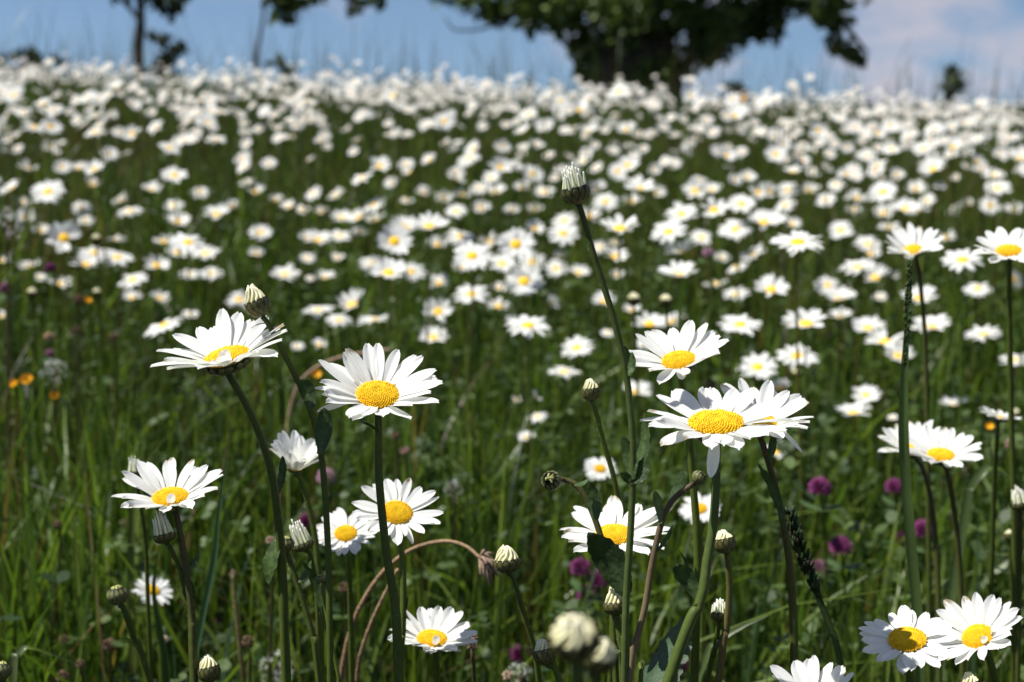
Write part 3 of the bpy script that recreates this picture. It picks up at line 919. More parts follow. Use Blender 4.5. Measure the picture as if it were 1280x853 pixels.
def blade_thing(name, px, d, w, label, cat, col, d1=None, seed=1, spike=None):
    rng = random.Random(seed)
    P = stem_points(px, d, d1 or d + .02)
    t = thing(name, tuple(P[-1]), label, cat)
    pts = catmull(P, 8); n = len(pts)
    mb = MB(); vs, fs, cs = [], [], []
    cx = CR @ Vector((1, 0, .25)).normalized()
    for i, p in enumerate(pts):
        tt = i / (n - 1)
        tg = (pts[min(i + 1, n - 1)] - pts[max(i - 1, 0)]).normalized()
        s = (cx - tg * cx.dot(tg)).normalized(); nr = tg.cross(s)
        ww = w * min(1, .12 + 2.6 * tt) * .5
        for u in (-1, 0, 1):
            vs.append(p + s * (u * ww) + nr * (abs(u) * ww * .5)); cs.append([c * (1.25 if u == 0 else 1) for c in col])
    for i in range(n - 1):
        for j in range(2):
            fs.append((i * 3 + j, i * 3 + j + 1, i * 3 + j + 4, i * 3 + j + 3))
    mb.add(vs, fs, cs)
    obj('blade', mb.mesh('blade', [M_GRASS]), t)
    if spike:
        mb = MB(); n0, r = spike
        m = int(n * n0)
        for i in range(m * 9):
            f = rng.random() * m; p = pts[int(f)].lerp(pts[min(int(f) + 1, n - 1)], f % 1)
            prof = math.sin(math.pi * min(1, (f / m) * .9 + .1)) ** .5
            v = Vector((rng.gauss(0, 1), rng.gauss(0, 1), rng.gauss(0, .4))).normalized()
            q = p + v * r * prof * .5
            tube(mb, [q, q + v * r * .4 + Vector((0, 0, r * 1.0))], r * .28, r * .06, [c * rng.uniform(.7, 1.4) for c in col], sides=4)
        obj('seed_head', mb.mesh('seed_head', [M_LEAF]), t)
    return t
blade_thing('grass_stalk', [(1137, 325), (1134, 400), (1130, 480), (1130, 560), (1137, 660), (1146, 760), (1150, 853)], .66, .0048, 'tall upright green grass stalk standing clear of the meadow', 'grass stalk', (.075, .115, .035), .68, 1, spike=(.22, .0020))
blade_thing('grass_stalk', [(1206, 645), (1212, 612), (1228, 590), (1252, 588), (1285, 606)][::-1], .92, .006, 'arching green grass blade beside the blurred daisy pair', 'grass stalk', (.085, .125, .04), .92, 2)
blade_thing('grass_stalk', [(100, 832), (62, 818), (32, 812), (20, 826), (18, 853)], .72, .0042, 'pale grass blade bent flat near the bottom corner', 'grass stalk', (.11, .14, .055), .72, 3)
blade_thing('grass_stalk', [(985, 640), (1000, 690), (1018, 735), (1038, 785), (1056, 853)], .64, .003, 'dark spiky grass head leaning beside the reddish daisy stem', 'grass stalk', (.035, .055, .018), .64, 4, spike=(.38, .0038))
blade_thing('grass_stalk', [(205, 548), (172, 600), (165, 690), (168, 853)], 1.0, .006, 'curved yellowish-tipped blade behind the cupped daisy', 'grass stalk', (.10, .12, .03), 1.02, 5)
blade_thing('grass_stalk', [(285, 560), (274, 640), (268, 700), (252, 780), (240, 853)], .80, .0042, 'long bluish-green blade leaning behind the cupped daisy stem', 'grass stalk', (.05, .10, .045), .82, 6)
blade_thing('grass_stalk', [(197, 690), (193, 740), (203, 800), (210, 853)], .80, .0042, 'dark green blade crossing the small low daisy', 'grass stalk', (.035, .065, .02), .82, 7)
blade_thing('grass_stalk', [(960, 770), (925, 785), (895, 805), (870, 853)], .75, .004, 'slanting green blade beside the narrow bud', 'grass stalk', (.09, .13, .04), .75, 8)

# big toothed leaf low between the stems
p = stem_points([(800, 870)], .57, .57, at(801, 850, .57))
t = thing('leaf_shoot', (p[-1].x, p[-1].y, p[-1].z), 'broad toothed dark green leaf rising among the stems below the wide crossed daisy', 'leaf')
mb = leaf_geo(at(796, 880, .58), at(852, 768, .60), .021, CR @ Vector((.8, .3, .6)), random.Random(9), 8, .08, (.038, .068, .03))
obj('blade', mb.mesh('blade', [M_LEAF]), t)
mb = MB(); tube(mb, catmull([at(796, 882, .58)] + p[1:], 6), .001, .0015, STEM_G)
obj('stalk', mb.mesh('stalk', [M_STEM]), t)

def clover(x, y, w, label, pale=0.0, d=None):
    rng = random.Random(int(x * 7 + y))
    d = d or max(.85, min(1.4, 1778 * .017 / w))
    LOW.append((x, y, w, d))
    c = at(x, y, d); r = w * d / FPX * .5
    P = stem_points([(x + 2, y + w * .5), (x + 5, y + w * 2)], d, d + .01, c - Vector((0, 0, r * .5)))
    t = thing('clover', tuple(P[-1]), label, 'clover')
    mb = MB()
    for k in range(90):
        u = 1 - 1.75 * (k + .5) / 90; a = k * 2.39996
        v = Vector((math.sqrt(1 - u * u) * math.cos(a), math.sqrt(1 - u * u) * math.sin(a), u))
        v2 = (v + Vector((0, 0, .5))).normalized()
        f = rng.uniform(.75, 1.25)
        c0, c1 = (.32 + .3 * pale, .10 + .45 * pale, .24 + .35 * pale), (.19 + .5 * pale, .026 + .42 * pale, .12 + .4 * pale)
        p0 = c + v * r * .35
        tube(mb, [p0, p0 + v2 * r * .45, p0 + v2 * r * .72 * rng.uniform(.85, 1.1)], r * .10, r * .05, [q * f for q in c0], [q * f for q in c1], sides=5)
    obj('flower_head', mb.mesh('flower_head', [M_CLOVER]), t)
    mb = MB(); tube(mb, catmull(P, 5), .0008, .0011, STEM_G, sides=6)
    obj('stem', mb.mesh('stem', [M_STEM]), t)
    for k in range(3):
        a = k * 2.09 + rng.uniform(-.3, .3)
        b0 = c - Vector((0, 0, r * 1.6)); dv = Vector((math.cos(a), math.sin(a), .2))
        m = leaf_geo(b0, b0 + dv * .016, .009, dv.cross(Vector((0, 0, 1))), rng, 0, .1, (.05, .09, .025), n=8)
        obj('leaf', m.mesh('leaf', [M_LEAF]), t)
for a in [(1025, 611, 30, 'magenta clover head in front of the reddish stem of the half-hidden daisy'), (1118, 610, 24, 'bright magenta clover head just beside the tall grass stalk'), (1154, 664, 28, 'larger magenta clover of the pair behind the tall grass stalk'),
          (1126, 675, 20, 'smaller magenta clover of the pair behind the tall grass stalk'), (1051, 685, 30, 'deep purple clover head, roundest of the clovers near the tall stalk'), (1024, 712, 24, 'pinkish-red clover head beside the dark spiky grass', .25),
          (1072, 662, 18, 'pale pink clover head above the deep purple one', .9), (726, 712, 28, 'upper purple clover of the cluster under the wide crossed daisy'), (748, 726, 28, 'clover nearest the pointed cream bud in the purple cluster'),
          (733, 745, 26, 'lowest purple clover of the cluster under the wide crossed daisy'), (650, 820, 26, 'purple clover low beside the plump cream bud'), (384, 653, 24, 'magenta clover head behind the frayed white bud'),
          (408, 598, 24, 'pale lilac clover beside the slanting bud stem', .55), (850, 832, 26, 'purple clover at the foot of the thick daisy stem'), (63, 336, 14, 'far blurred magenta clover among daisies'), (6, 361, 14, 'far pinkish clover at the edge among daisies', .2),
          (62, 443, 11, 'tiny lilac clover near the orange-yellow flowers', .2), (160, 655, 14, 'faint purple clover behind the stem of the cupped daisy'), (275, 778, 14, 'dim purple clover low behind the straw-coloured stalk'), (870, 610 + 30, 14, 'dim purple clover behind the thick daisy stem'),
          (885, 317, 14, 'far pale pink clover among the blurred daisies', .6), (1005, 530, 10, 'dim lilac clover in the open grass', .2)]:
    clover(*a)

def buttercup(x, y, w, label, d):
    rng = random.Random(x)
    LOW.append((x, y, w, d))
    c = at(x, y, d); r = w * d / FPX * .5
    P = stem_points([(x + 1, y + w), (x + 3, y + 3 * w)], d, d + .02, c - Vector((0, 0, r * .2)))
    t = thing('buttercup', tuple(P[-1]), label, 'yellow flower')
    M4 = frame(CR @ Vector((rng.uniform(-.3, .3), .7, .7))).to_4x4(); M4.translation = c
    mb = MB()
    for k in range(6):
        vs, fs = petal_geo(k * 1.047, r * .15, r * .9, r * .95, R(25), R(30), 0, rng, 5, 4, 0, .1)
        mb.add(vs, fs, (.80, .42, .015))
    obj('petals', mb.mesh('petals', [M_CREAM]), t).matrix_basis = M4
    mb = MB(); disc_geo(mb, r * .3, rng, 30)
    obj('disc', mb.mesh('disc', [M_DISC]), t).matrix_basis = M4
    mb = MB(); tube(mb, catmull(P, 5), .0007, .001, STEM_G, sides=6)
    obj('stem', mb.mesh('stem', [M_STEM]), t)
for a in [(34, 478, 22, 'orange-yellow flower, brightest of three in the grass', 1.25), (18, 482, 16, 'duller orange flower beside the brightest yellow one', 1.3), (68, 497, 16, 'small yellow flower lowest of the three', 1.25),
          (394, 470, 18, 'yellow flower half hidden behind petals of the open daisy', 1.3), (1237, 535, 14, 'small orange-yellow flower under the side-on daisy', 1.1), (927, 126, 14, 'orange flower among white heads on the crest', 4.2),
          (110, 377, 12, 'small orange flower beneath a brown head among far daisies', 1.4)]:
    buttercup(*a)

def seed_clock(x, y, w, d, label):
    rng = random.Random(x + y)
    LOW.append((x, y, w, d))
    c = at(x, y, d); r = w * d / FPX * .5
    P = stem_points([(x, y + w * .8), (x + 2, y + w * 2)], d, d + .02, c)
    t = thing('seed_clock', tuple(P[-1]), label, 'seed head')
    mb = MB()
    for k in range(44):
        v = Vector((rng.gauss(0, 1), rng.gauss(0, 1), rng.gauss(0, 1) + .6)).normalized()
        e = c + v * r * rng.uniform(.75, 1)
        x1 = v.orthogonal().normalized(); y1 = v.cross(x1)
        for j in range(5):
            a = 6.283 * j / 5
            q = e + (x1 * math.cos(a) + y1 * math.sin(a)) * r * .20 + v * r * .12
            s = (x1 * math.sin(a) - y1 * math.cos(a)) * r * .013
            mb.add([e - s, e + s, q + s, q - s], [(0, 1, 2, 3)], (.72, .72, .66))
    obj('fluff', mb.mesh('fluff', [M_FLUFF]), t)
    mb = MB(); tube(mb, [c - Vector((0, 0, r * .3)), c, c + Vector((0, 0, r * .2))], r * .15, r * .12, (.13, .08, .05), sides=6)
    obj('seed_core', mb.mesh('seed_core', [M_DRY]), t)
    mb = MB(); tube(mb, catmull(P, 5), .0009, .0012, (.10, .07, .04), sides=6)
    obj('stem', mb.mesh('stem', [M_STEM]), t)
for a in [(8, 281, 40, 1.2, 'grey fluffy seed head at the edge among blurred daisies'), (68, 466, 34, 1.25, 'pale fluffy seed head beside the orange-yellow flowers'), (567, 612, 24, 1.15, 'white fluffy seed head in the open grass behind the crossed daisy'),
          (346, 836, 44, .90, 'white fluffy seed head at the bottom between slanting stems'), (650, 846, 34, .9, 'fluffy seed head at the bottom beside the low bud')]:
    seed_clock(*a)

def brown_head(x, y, w, d, label, h=1.0, col=(.11, .070, .042)):
    rng = random.Random(x * 3 + y)
    LOW.append((x, y, w, d))
    c = at(x, y, d); r = w * d / FPX * .42
    P = stem_points([(x + 1, y + w * h * .6), (x + 3, y + w * 3)], d, d + .02, c)
    t = thing('withered_flower', tuple(P[-1]), label, 'withered flower')
    mb = MB()
    for k in range(46):
        u = 1 - 2 * (k + .5) / 46; a = k * 2.4
        v = Vector((math.sqrt(1 - u * u) * math.cos(a), math.sqrt(1 - u * u) * math.sin(a), u * h))
        q = c + v * r * .72
        vv = v.normalized(); f = rng.uniform(.4, 1.6)
        tube(mb, [q, q + vv * r * .2, q + vv * r * .38], r * .20, r * .10, [k2 * f for k2 in col], [k2 * f * 1.5 for k2 in col], sides=5)
    obj('seed_head', mb.mesh('seed_head', [M_DRY]), t)
    mb = MB(); tube(mb, catmull(P, 5), .0009, .0012, (.09, .075, .03), sides=6)
    obj('stem', mb.mesh('stem', [M_STEM]), t)
for a in [(590, 803, 19, .68, 'brown knobbly plantain head beside the low daisy with a folded petal', 1.9, (.20, .13, .09)), (310, 802, 17, .9, 'dark brown withered head behind the straw-coloured stalk'), (98, 375, 14, 1.45, 'pale brown withered head beside the small far orange flower'),
          (62, 421, 16, 1.4, 'wide brown withered head above the orange-yellow flowers', .6, (.22, .15, .09)), (94, 414, 12, 1.4, 'small tan withered head beside the wide brown one'), (142, 421, 12, 1.4, 'tan withered head in the grass near the large tilted daisy'),
          (494, 545, 12, 1.1, 'small pinkish withered head to one side of the straight dark stem'), (506, 564, 14, 1.1, 'larger pinkish withered head below the small one by the straight stem', .8, (.24, .15, .12)), (100, 830, 13, .85, 'tan round withered head beside the bent pale blade'),
          (78, 846, 18, .85, 'brown withered head at the very bottom left of the tan one'), (137, 806, 20, .95, 'ragged brown withered head below the round dark bud', .8), (338, 676, 13, .85, 'pinkish dried knob beside the small round green bud', 1, (.3, .2, .15)),
          (1262, 555, 14, 1.1, 'pale brown withered head near the side-on daisy', 1.2, (.25, .18, .14)), (1010, 850, 18, .7, 'brown head tucked behind the petals rising from below'), (888, 480, 16, 1.3, 'brown withered head between the gappy daisy and the far daisies'), (635, 845, 16, .8, 'tan withered head beside the bottom fluffy seed head', 1, (.3, .22, .15)),
          (430, 735, 16, .95, 'crumpled tan head under the arched dry stem'), (80, 800, 14, 1.0, 'brown withered head in the grass above the tan round one'), (72, 655, 11, 1.0, 'small tan bud husk in the tall grass'), (205, 800, 12, .9, 'small pale husk beside the small low daisy', 1, (.35, .28, .2))]:
    brown_head(*a)

# ------------------------------------------------------------------ the blurred daisies of the middle ground
def soft_head(rng, n, cup, curl, discf=.28, nl=4, nc=2, gappy=0.0):
    """petal ring and disc of radius 1 (axis +Z)"""
    mp_, md = MB(), MB()
    r = discf
    L0 = (1 - r * .8)
    wid = min(2 * math.pi * (r + L0 * .6) / n * 1.15, .32)
    for k in range(n):
        if rng.random() < gappy:
            continue
        az = 2 * math.pi * (k + rng.uniform(-.3, .3)) / n
        vs, fs = petal_geo(az, r * .8, L0 * rng.uniform(.86, 1.08), wid * rng.uniform(.85, 1.15), R(cup + rng.gauss(0, 7)), R(curl + rng.gauss(0, 8)), R(rng.gauss(0, 12)), rng, nl, nc, .02, .08)
        mp_.add(vs, fs, PET)
    rings = ((0, .16), (.35, .22), (.7, .17), (1.0, 0.02))
    vs, fs = [], []
    for (q, z) in rings[1:]:
        for k in range(12):
            a = 6.2832 * k / 12
            vs.append((q * r * math.cos(a), q * r * math.sin(a), z * r * 1.6))
    vs.append((0, 0, .17 * r * 1.6))
    for i in range(2):
        for k in range(12):
            k2 = (k + 1) % 12
            fs.append((i * 12 + k, (i + 1) * 12 + k, (i + 1) * 12 + k2, i * 12 + k2))
    for k in range(12):
        fs.append((36, k, (k + 1) % 12))
    md.add(vs, fs, (.80, .47, .012))
    # green cup under the head
    v2 = [(0, 0, -.34 * r * 1.8)] + [(q * r * math.cos(6.2832 * k / 10), q * r * math.sin(6.2832 * k / 10), z * r) for (q, z) in ((.6, -.5), (1.0, -.05)) for k in range(10)]
    f2 = [(0, 1 + (k + 1) % 10, 1 + k) for k in range(10)] + [(1 + k, 1 + (k + 1) % 10, 11 + (k + 1) % 10, 11 + k) for k in range(10)]
    mg = MB(); mg.add(v2, f2, (.05, .065, .02))
    return mp_, md, mg

rv = random.Random(99)
VAR = []
for i in range(14):
    a, b2, g2 = soft_head(rv, rv.choice((14, 16, 18, 20, 22)), (8, 18, 28, 12, 34, 22, 4)[i % 7], rv.uniform(-18, 0), gappy=.16 if i % 3 == 2 else 0)
    VAR.append((a.mesh('petal_ring', [M_PETAL]), b2.mesh('disc', [M_DISC]), g2.mesh('bracts', [M_BRACT])))

MID = """32,272,28,.6,0 52,288,24,.5,0 80,298,46,.88,0 102,260,26,.6,0 107,276,22,.5,0 118,316,36,.5,0 108,331,40,.4,0 147,322,38,.5,0 37,333,30,.3,-8 75,355,31,.45,0 50,347,17,.5,0 2,326,22,.5,0 1,396,24,.4,-20
166,350,38,.45,-18 196,332,36,.6,10 165,372,26,.45,0 200,373,28,.5,10 205,407,50,.24,-28 238,393,22,.4,0 217,257,26,.5,-10 223,277,34,.5,0 271,268,36,.5,0 205,302,28,.5,0 235,303,46,.5,0 222,316,30,.5,0 257,317,36,.4,-8
237,343,24,.5,0 264,342,30,.5,0 162,264,34,.25,-12 190,237,28,.4,0 60,240,42,.6,-15 116,231,26,.5,0 29,253,17,.7,0 145,300,24,.15,0 299,375,34,.6,0 152,250,24,.3,-35
326,291,30,.6,0 321,317,22,.5,0 361,258,24,.4,-12 356,343,38,.4,0 407,347,26,.45,0 388,348,13,.5,0 384,323,22,.55,0 402,265,18,.5,0 427,272,27,.5,0 420,244,24,.3,-30 467,256,32,.4,-28 469,275,28,.3,-14 448,272,26,.5,-30 450,290,22,.5,0
398,300,34,.5,0 425,295,28,.5,0 422,322,20,.5,0 386,297,24,.5,0 493,302,48,.85,0 537,283,48,.42,0 507,284,40,.5,0 575,296,36,.5,0 547,306,28,.6,0 590,320,48,.7,0 578,333,26,.5,0 612,302,30,.6,0
486,341,50,.55,0 466,330,34,.5,0 515,340,36,.55,20 440,381,44,.55,-18 424,400,34,.4,0 398,388,38,.2,-5 468,400,42,.13,-8 549,354,30,.6,-12 548,390,40,.85,-8 542,422,38,.6,0 589,368,46,.5,0 623,383,32,.45,0 625,360,22,.5,0
372,433,18,.5,0 399,431,20,.6,0 555,247,24,.6,0 601,260,26,.65,0 580,243,26,.4,0 530,240,22,.5,0 508,250,20,.4,0 645,306,48,.85,0 665,328,34,.7,0 655,352,48,.82,0 628,330,40,.5,0
704,292,40,.6,0 695,336,30,.7,0 724,341,28,.55,0 737,270,30,.6,0 757,252,34,.6,0 775,286,56,.38,0 800,236,42,.42,0 790,252,28,.4,0 822,241,22,.7,0 836,290,44,.6,-8 852,268,42,.5,-10 869,239,34,.7,0
893,263,42,.6,0 927,255,36,.6,0 919,287,42,.55,-8 955,278,42,.55,0 849,316,46,.35,-5 877,297,30,.6,0 848,344,54,.34,0 903,323,22,.5,0 921,334,28,.4,-22 941,318,34,.35,-24 920,368,34,.35,0 895,355,34,.13,-12
750,309,24,.6,0 769,303,18,.5,0 772,344,18,.6,0 925,406,52,.45,0 812,405,46,.45,0 790,388,24,.5,0 841,402,36,.4,-20 760,416,18,.5,0 721,435,42,.6,-10 705,465,40,.28,0 755,377,34,.5,0 690,378,20,.6,60 660,407,56,.42,0 641,404,22,.7,20
806,430,24,.5,0 880,426,34,.4,-20 795,491,42,.4,0 672,521,26,.4,-10 658,547,24,.5,-10 669,496,18,.3,50 646,500,16,.5,20 997,303,64,.36,0 964,276,40,.5,0 1051,288,32,.7,0 1032,250,26,.6,-15 1071,248,30,.5,0 1068,262,22,.4,0
1104,240,36,.7,-12 1105,267,30,.55,-10 1132,261,36,.5,0 1148,264,28,.5,-10 1112,284,28,.35,0 1145,236,28,.6,0 1085,305,34,.5,0 1089,317,26,.6,0 1072,334,44,.35,-5 1094,347,38,.6,0 1116,345,18,.6,0 1035,357,32,.7,0 1050,373,42,.4,0
964,362,46,.65,0 1008,405,58,.5,0 1051,396,32,.32,-6 1085,410,44,.45,0 1106,427,50,.42,0 1100,371,18,.6,0 1123,445,40,.6,15 1150,373,46,.5,0 1164,409,50,.4,-8 1229,418,44,.3,-8 1203,325,50,.5,0 1182,297,26,.5,0 1222,361,36,.5,0
1269,350,24,.7,60 1210,254,20,.5,0 1193,262,22,.5,-25 1083,494,36,.6,0 1067,516,46,.32,0 1193,506,36,.25,-5 996,445,52,.45,0 1268,450,34,.5,0 974,485,28,.6,0 970,565,34,.6,0 1116,522,14,.5,0 947,459,50,.65,0 1247,235,34,.5,0 1268,262,26,.5,0
985,238,30,.6,0 1012,238,26,.5,0 700,320,18,.5,0 640,262,22,.5,0 668,262,24,.5,0 680,240,28,.5,0 716,246,24,.6,0 745,236,28,.5,0 620,240,30,.45,0 653,235,24,.5,0 320,240,26,.5,0 345,250,20,.4,0 290,258,22,.5,0 250,240,26,.5,0 378,262,20,.5,0"""
mids = []
rm = random.Random(5)
for tok in MID.split():
    x, y, w, rho, ph = (float(v) for v in tok.split(','))
    # depth from the head's usual size, kept where a head can stand above the ground
    d = FPX * rm.uniform(.039, .046) / w
    best = None
    for k in range(400):
        dd = .95 + k * .01
        p = at(x, y, dd)
        hh = p.z - ground(p.x, p.y)
        if .20 <= hh <= .52:
            if best is None or abs(dd - d) < abs(best - d):
                best = dd
    d = best or 1.5
    LOW.append((x, y, w, d))
    mids.append([x, y, w, rho, ph, d])

# landmarks make every label point at one flower
LM = [(a[0], a[1], a[3]) for a in ALL if a[3]]
DIRS = ['right of', 'above and right of', 'above', 'above and left of', 'left of', 'below and left of', 'below', 'below and right of']
ORD = ['closest', 'second closest', 'third closest', 'fourth closest', 'fifth closest', 'sixth closest', 'seventh closest', 'eighth closest', 'ninth closest', 'tenth closest']
def octant(dx, dy):
    return int(((math.degrees(math.atan2(-dy, dx)) + 22.5) % 360) // 45)
used_labels = set()
def relative_label(i):
    x, y, w, rho, ph, d = mids[i]
    look = 'seen edge-on' if rho < .3 else ('facing the viewer' if rho > .78 else ('tilted sideways' if abs(ph) >= 18 else ''))
    for dist, lx, ly, ref in sorted((math.hypot(x - l[0], y - l[1]), l[0], l[1], l[2]) for l in LM):
        o = octant(x - lx, y - ly)
        rank = sum(1 for j, m in enumerate(mids) if j != i and octant(m[0] - lx, m[1] - ly) == o and math.hypot(m[0] - lx, m[1] - ly) < dist)
        if rank < len(ORD):
            lab = ('blurred daisy ' + (look + ', ' if look else '') + ORD[rank] + ' ' + DIRS[o] + ' ' + ref).strip()
            if lab not in used_labels and len(lab.split()) <= 16:
                used_labels.add(lab)
                return lab
    return None

def soft_daisy(ctr, nrm, rad, label, group, seed, base=None):
    rng = random.Random(seed)
    pe, di, br = VAR[rng.randrange(len(VAR))]
    nrm = Vector(nrm).normalized()
    gx, gy = ctr.x - nrm.x * .06 + rng.uniform(-.02, .02), ctr.y - nrm.y * .06 + rng.uniform(-.02, .02)
    base = Vector((gx, gy, ground(gx, gy) - .004))
    t = thing('oxeye_daisy', tuple(base), label, 'daisy', group)
    M4 = frame(nrm, Vector((math.cos(seed), math.sin(seed), 0))).to_4x4() @ Matrix.Scale(rad, 4)
    M4.translation = ctr
    for nm, me in (('petal_ring', pe), ('disc', di), ('bracts', br)):
        o = obj(nm, me, t); o.matrix_basis = M4
    mb = MB()
    p0 = ctr - nrm * rad * .15
    P = [p0, p0 - nrm * .03 - Vector((0, 0, .02)), base.lerp(p0, .45), base]
    g0 = [c * rng.uniform(.8, 1.4) for c in STEM_G]
    tube(mb, catmull(P, 4), .0010, .0015, g0, sides=6, cap=False)
    obj('stem', mb.mesh('stem', [M_STEM]), t)
    return t

G_MID = 'blurred daisies of the middle meadow'
for i, (x, y, w, rho, ph, d) in enumerate(mids):
    c = at(x, y, d)
    s = math.sqrt(1 - rho * rho); p = R(ph)
    soft_daisy(c, facing(c, p, rho), w * d / FPX * .54, relative_label(i) or 'blurred white daisy in the crowded middle of the meadow', G_MID, 1000 + i)

# the crowd farther up the slope: the largest as things, the rest as one drift
rf = np.random.default_rng(31)
cand = []
N = 9000
f1, f2 = field(rf, 900, 1.75, 3.6, .5), field(rf, N - 900, 2.6, 12.3, .5)
fx, fy = np.concatenate([f1[0], f2[0]]), np.concatenate([f1[1], f2[1]])
dens = patch_noise(fx, fy, 1.6, 41) + .6 * patch_noise(fx, fy, 4.5, 42)
keep = rf.random(N) < np.clip(.48 + 1.3 * dens, .05, 1) * np.clip(.80 + .0 * fy, .3, 1)
for x, y in zip(fx[keep], fy[keep]):
    hh = float(np.clip(rf.normal(.37 - .004 * max(0, y - 3.5), .045 if y > 3.5 else .05), .22, .50))
    z = ground(x, y) + hh
    px, py, dd = proj((x, y, z))
    if any(abs(px - m[0]) < (m[2] + 16) * .40 and abs(py - m[1]) < (m[2] + 10) * .3 for m in mids) and dd < 3.4:
        continue
    cand.append((dd, x, y, z, px, py))
cand.sort()
N_IND = 300 - 22 - len(mids)
zones = [(300, 'small blurred daisy in the distant crowd below the slim tree', 'distant daisies below the slim tree'), (560, 'small blurred daisy in the distant crowd between the thin sapling and the big tree', 'distant daisies between the trees'),
         (960, 'small blurred daisy in the distant crowd below the big dark tree', 'distant daisies below the big tree'), (9999, 'small blurred daisy in the distant crowd below the pinkish cloud', 'distant daisies below the cloud')]
def rand_normal(r):
    return Vector((r.gauss(-.12, .38), r.gauss(-.62, .38), 1)).normalized()
rr2 = random.Random(8)
ind = [c for c in cand if -30 < c[4] < 1310][:max(0, N_IND)]
ids = set(id(c) for c in ind)
for k, c in enumerate(ind):
    zl = next(z for z in zones if c[4] < z[0])
    soft_daisy(Vector(c[1:4]), rand_normal(rr2), rr2.uniform(.0145, .0215), zl[1], zl[2], 5000 + k)
rest = [c for c in cand if id(c) not in ids]

proto = []
for i in range(6):
    rg2 = random.Random(i + 60)
    mbp = MB()
    n = rg2.choice((12, 14, 16))
    for k in range(n):
        a = 6.2832 * (k + rg2.uniform(-.25, .25)) / n
        e = R(rg2.uniform(-4, 28)); L = rg2.uniform(.88, 1.08)
        ca, sa, ce, se = math.cos(a), math.sin(a), math.cos(e), math.sin(e)
        w = .17
        def pt(r_, u, drop=0):
            rr_ = .26 + (r_ - .26) * ce
            return (ca * rr_ - sa * u, sa * rr_ + ca * u, (r_ - .26) * se - drop)
        mbp.add([pt(.26, -.06), pt(.26, .06), pt(.72, w, .02), pt(L, w * .45, .06), pt(L, -w * .45, .06), pt(.72, -w, .02)], [(0, 1, 2, 5), (5, 2, 3, 4)], PET, 0)
    ring = [(.25 * math.cos(6.2832 * k / 8), .25 * math.sin(6.2832 * k / 8), .02) for k in range(8)]
    mbp.add(ring + [(0, 0, .12)], [(k, (k + 1) % 8, 8) for k in range(8)], (.78, .42, .012), 1)
    mbp.add([(.3 * math.cos(6.2832 * k / 6), .3 * math.sin(6.2832 * k / 6), -.01) for k in range(6)] + [(0, 0, -.25)], [((k + 1) % 6, k, 6) for k in range(6)], (.05, .065, .02), 2)
    proto.append(mbp)
big = MB()
for c in rest:
    pm = proto[rr2.randrange(6)]
    nrm = rand_normal(rr2); rad = rr2.uniform(.012, .0185)
    Mx = frame(nrm, Vector((rr2.uniform(-1, 1), rr2.uniform(-1, 1), .1))) * rad
    ctr = Vector(c[1:4])
    b0 = len(big.v)
    A = (np.array(pm.v) @ np.array(Mx).T) + np.array(ctr)
    big.v += A.tolist(); big.c += pm.c; big.m += pm.m
    big.f += [[b0 + i for i in f] for f in pm.f]
    gz = ground(c[1], c[2])
    tube(big, [ctr - nrm * rad * .2, ctr.lerp(Vector((c[1] - nrm.x * .05, c[2] - nrm.y * .05, gz)), .4), Vector((c[1] - nrm.x * .06, c[2] - nrm.y * .06, gz))], .0012, .0018, STEM_G, sides=4, cap=False, mat=2)
dr = obj('daisy_drift', big.mesh('daisy_drift', [M_PETAL, M_DISC, M_STEM]))
tag(dr, 'white drift of countless distant daisies up to the meadow crest', 'daisies', kind='stuff')
print('individual far', len(ind), 'mids', len(mids), 'drift', len(rest))

# ------------------------------------------------------------------ grass and ground cover (nobody could count it)
def blades(rng, x, y, h, w, cols, lev, lean=0.35):
    n = len(x)
    z = ground_np(x, y) - 0.01
    base = np.stack([x, y, z], 1)
    ang = rng.uniform(0, 2 * math.pi, n)
    ld = np.stack([np.cos(ang), np.sin(ang)], 1) * (np.abs(rng.normal(0, lean, n)) * h)[:, None]
    wa = rng.uniform(0, math.pi, n)
    wd = np.stack([np.cos(wa), np.sin(wa), np.zeros(n)], 1)
    droop = np.linalg.norm(ld, axis=1) * 0.35
    V, C = [], []
    for i in range(lev + 1):
        t = i / lev
        c = base.copy()
        c[:, :2] += ld * t ** 1.8
        c[:, 2] += h * t - droop * t ** 3
        ww = (w * (1 - t ** 2.2) * (0.75 + 0.25 * math.sin(t * 3)))[:, None] * .5
        tw = rng.normal(0, .15, (n, 1))
        d2 = wd + np.concatenate([wd[:, 1:2], -wd[:, 0:1], np.zeros((n, 1))], 1) * tw * i
        if i < lev:
            V += [c - d2 * ww, c + d2 * ww]
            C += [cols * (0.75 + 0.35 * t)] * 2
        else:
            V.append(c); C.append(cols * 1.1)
    k = 2 * lev + 1
    V = np.stack(V, 1).reshape(-1, 3)
    C = np.stack(C, 1).reshape(-1, 3)
    idx = np.arange(n)[:, None] * k
    Q = [idx + np.array([[2 * i, 2 * i + 1, 2 * i + 3, 2 * i + 2]]) for i in range(lev - 1)]
    T = idx + np.array([[2 * lev - 2, 2 * lev - 1, 2 * lev]])
    return V, [np.concatenate(Q), T], C

def palette(rng, n, dry=0.1):
    k = rng.random((n, 1))
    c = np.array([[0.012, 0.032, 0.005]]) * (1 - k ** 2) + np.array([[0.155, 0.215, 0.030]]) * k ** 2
    d = rng.random(n)
    bl = d > 0.9
    c[bl] = np.array([0.045, 0.085, 0.040]) * rng.uniform(.7, 1.2, (bl.sum(), 1))
    dm = d < dry
    c[dm] = np.array([0.16, 0.11, 0.045]) * rng.uniform(.35, 1.1, (dm.sum(), 1))
    return c


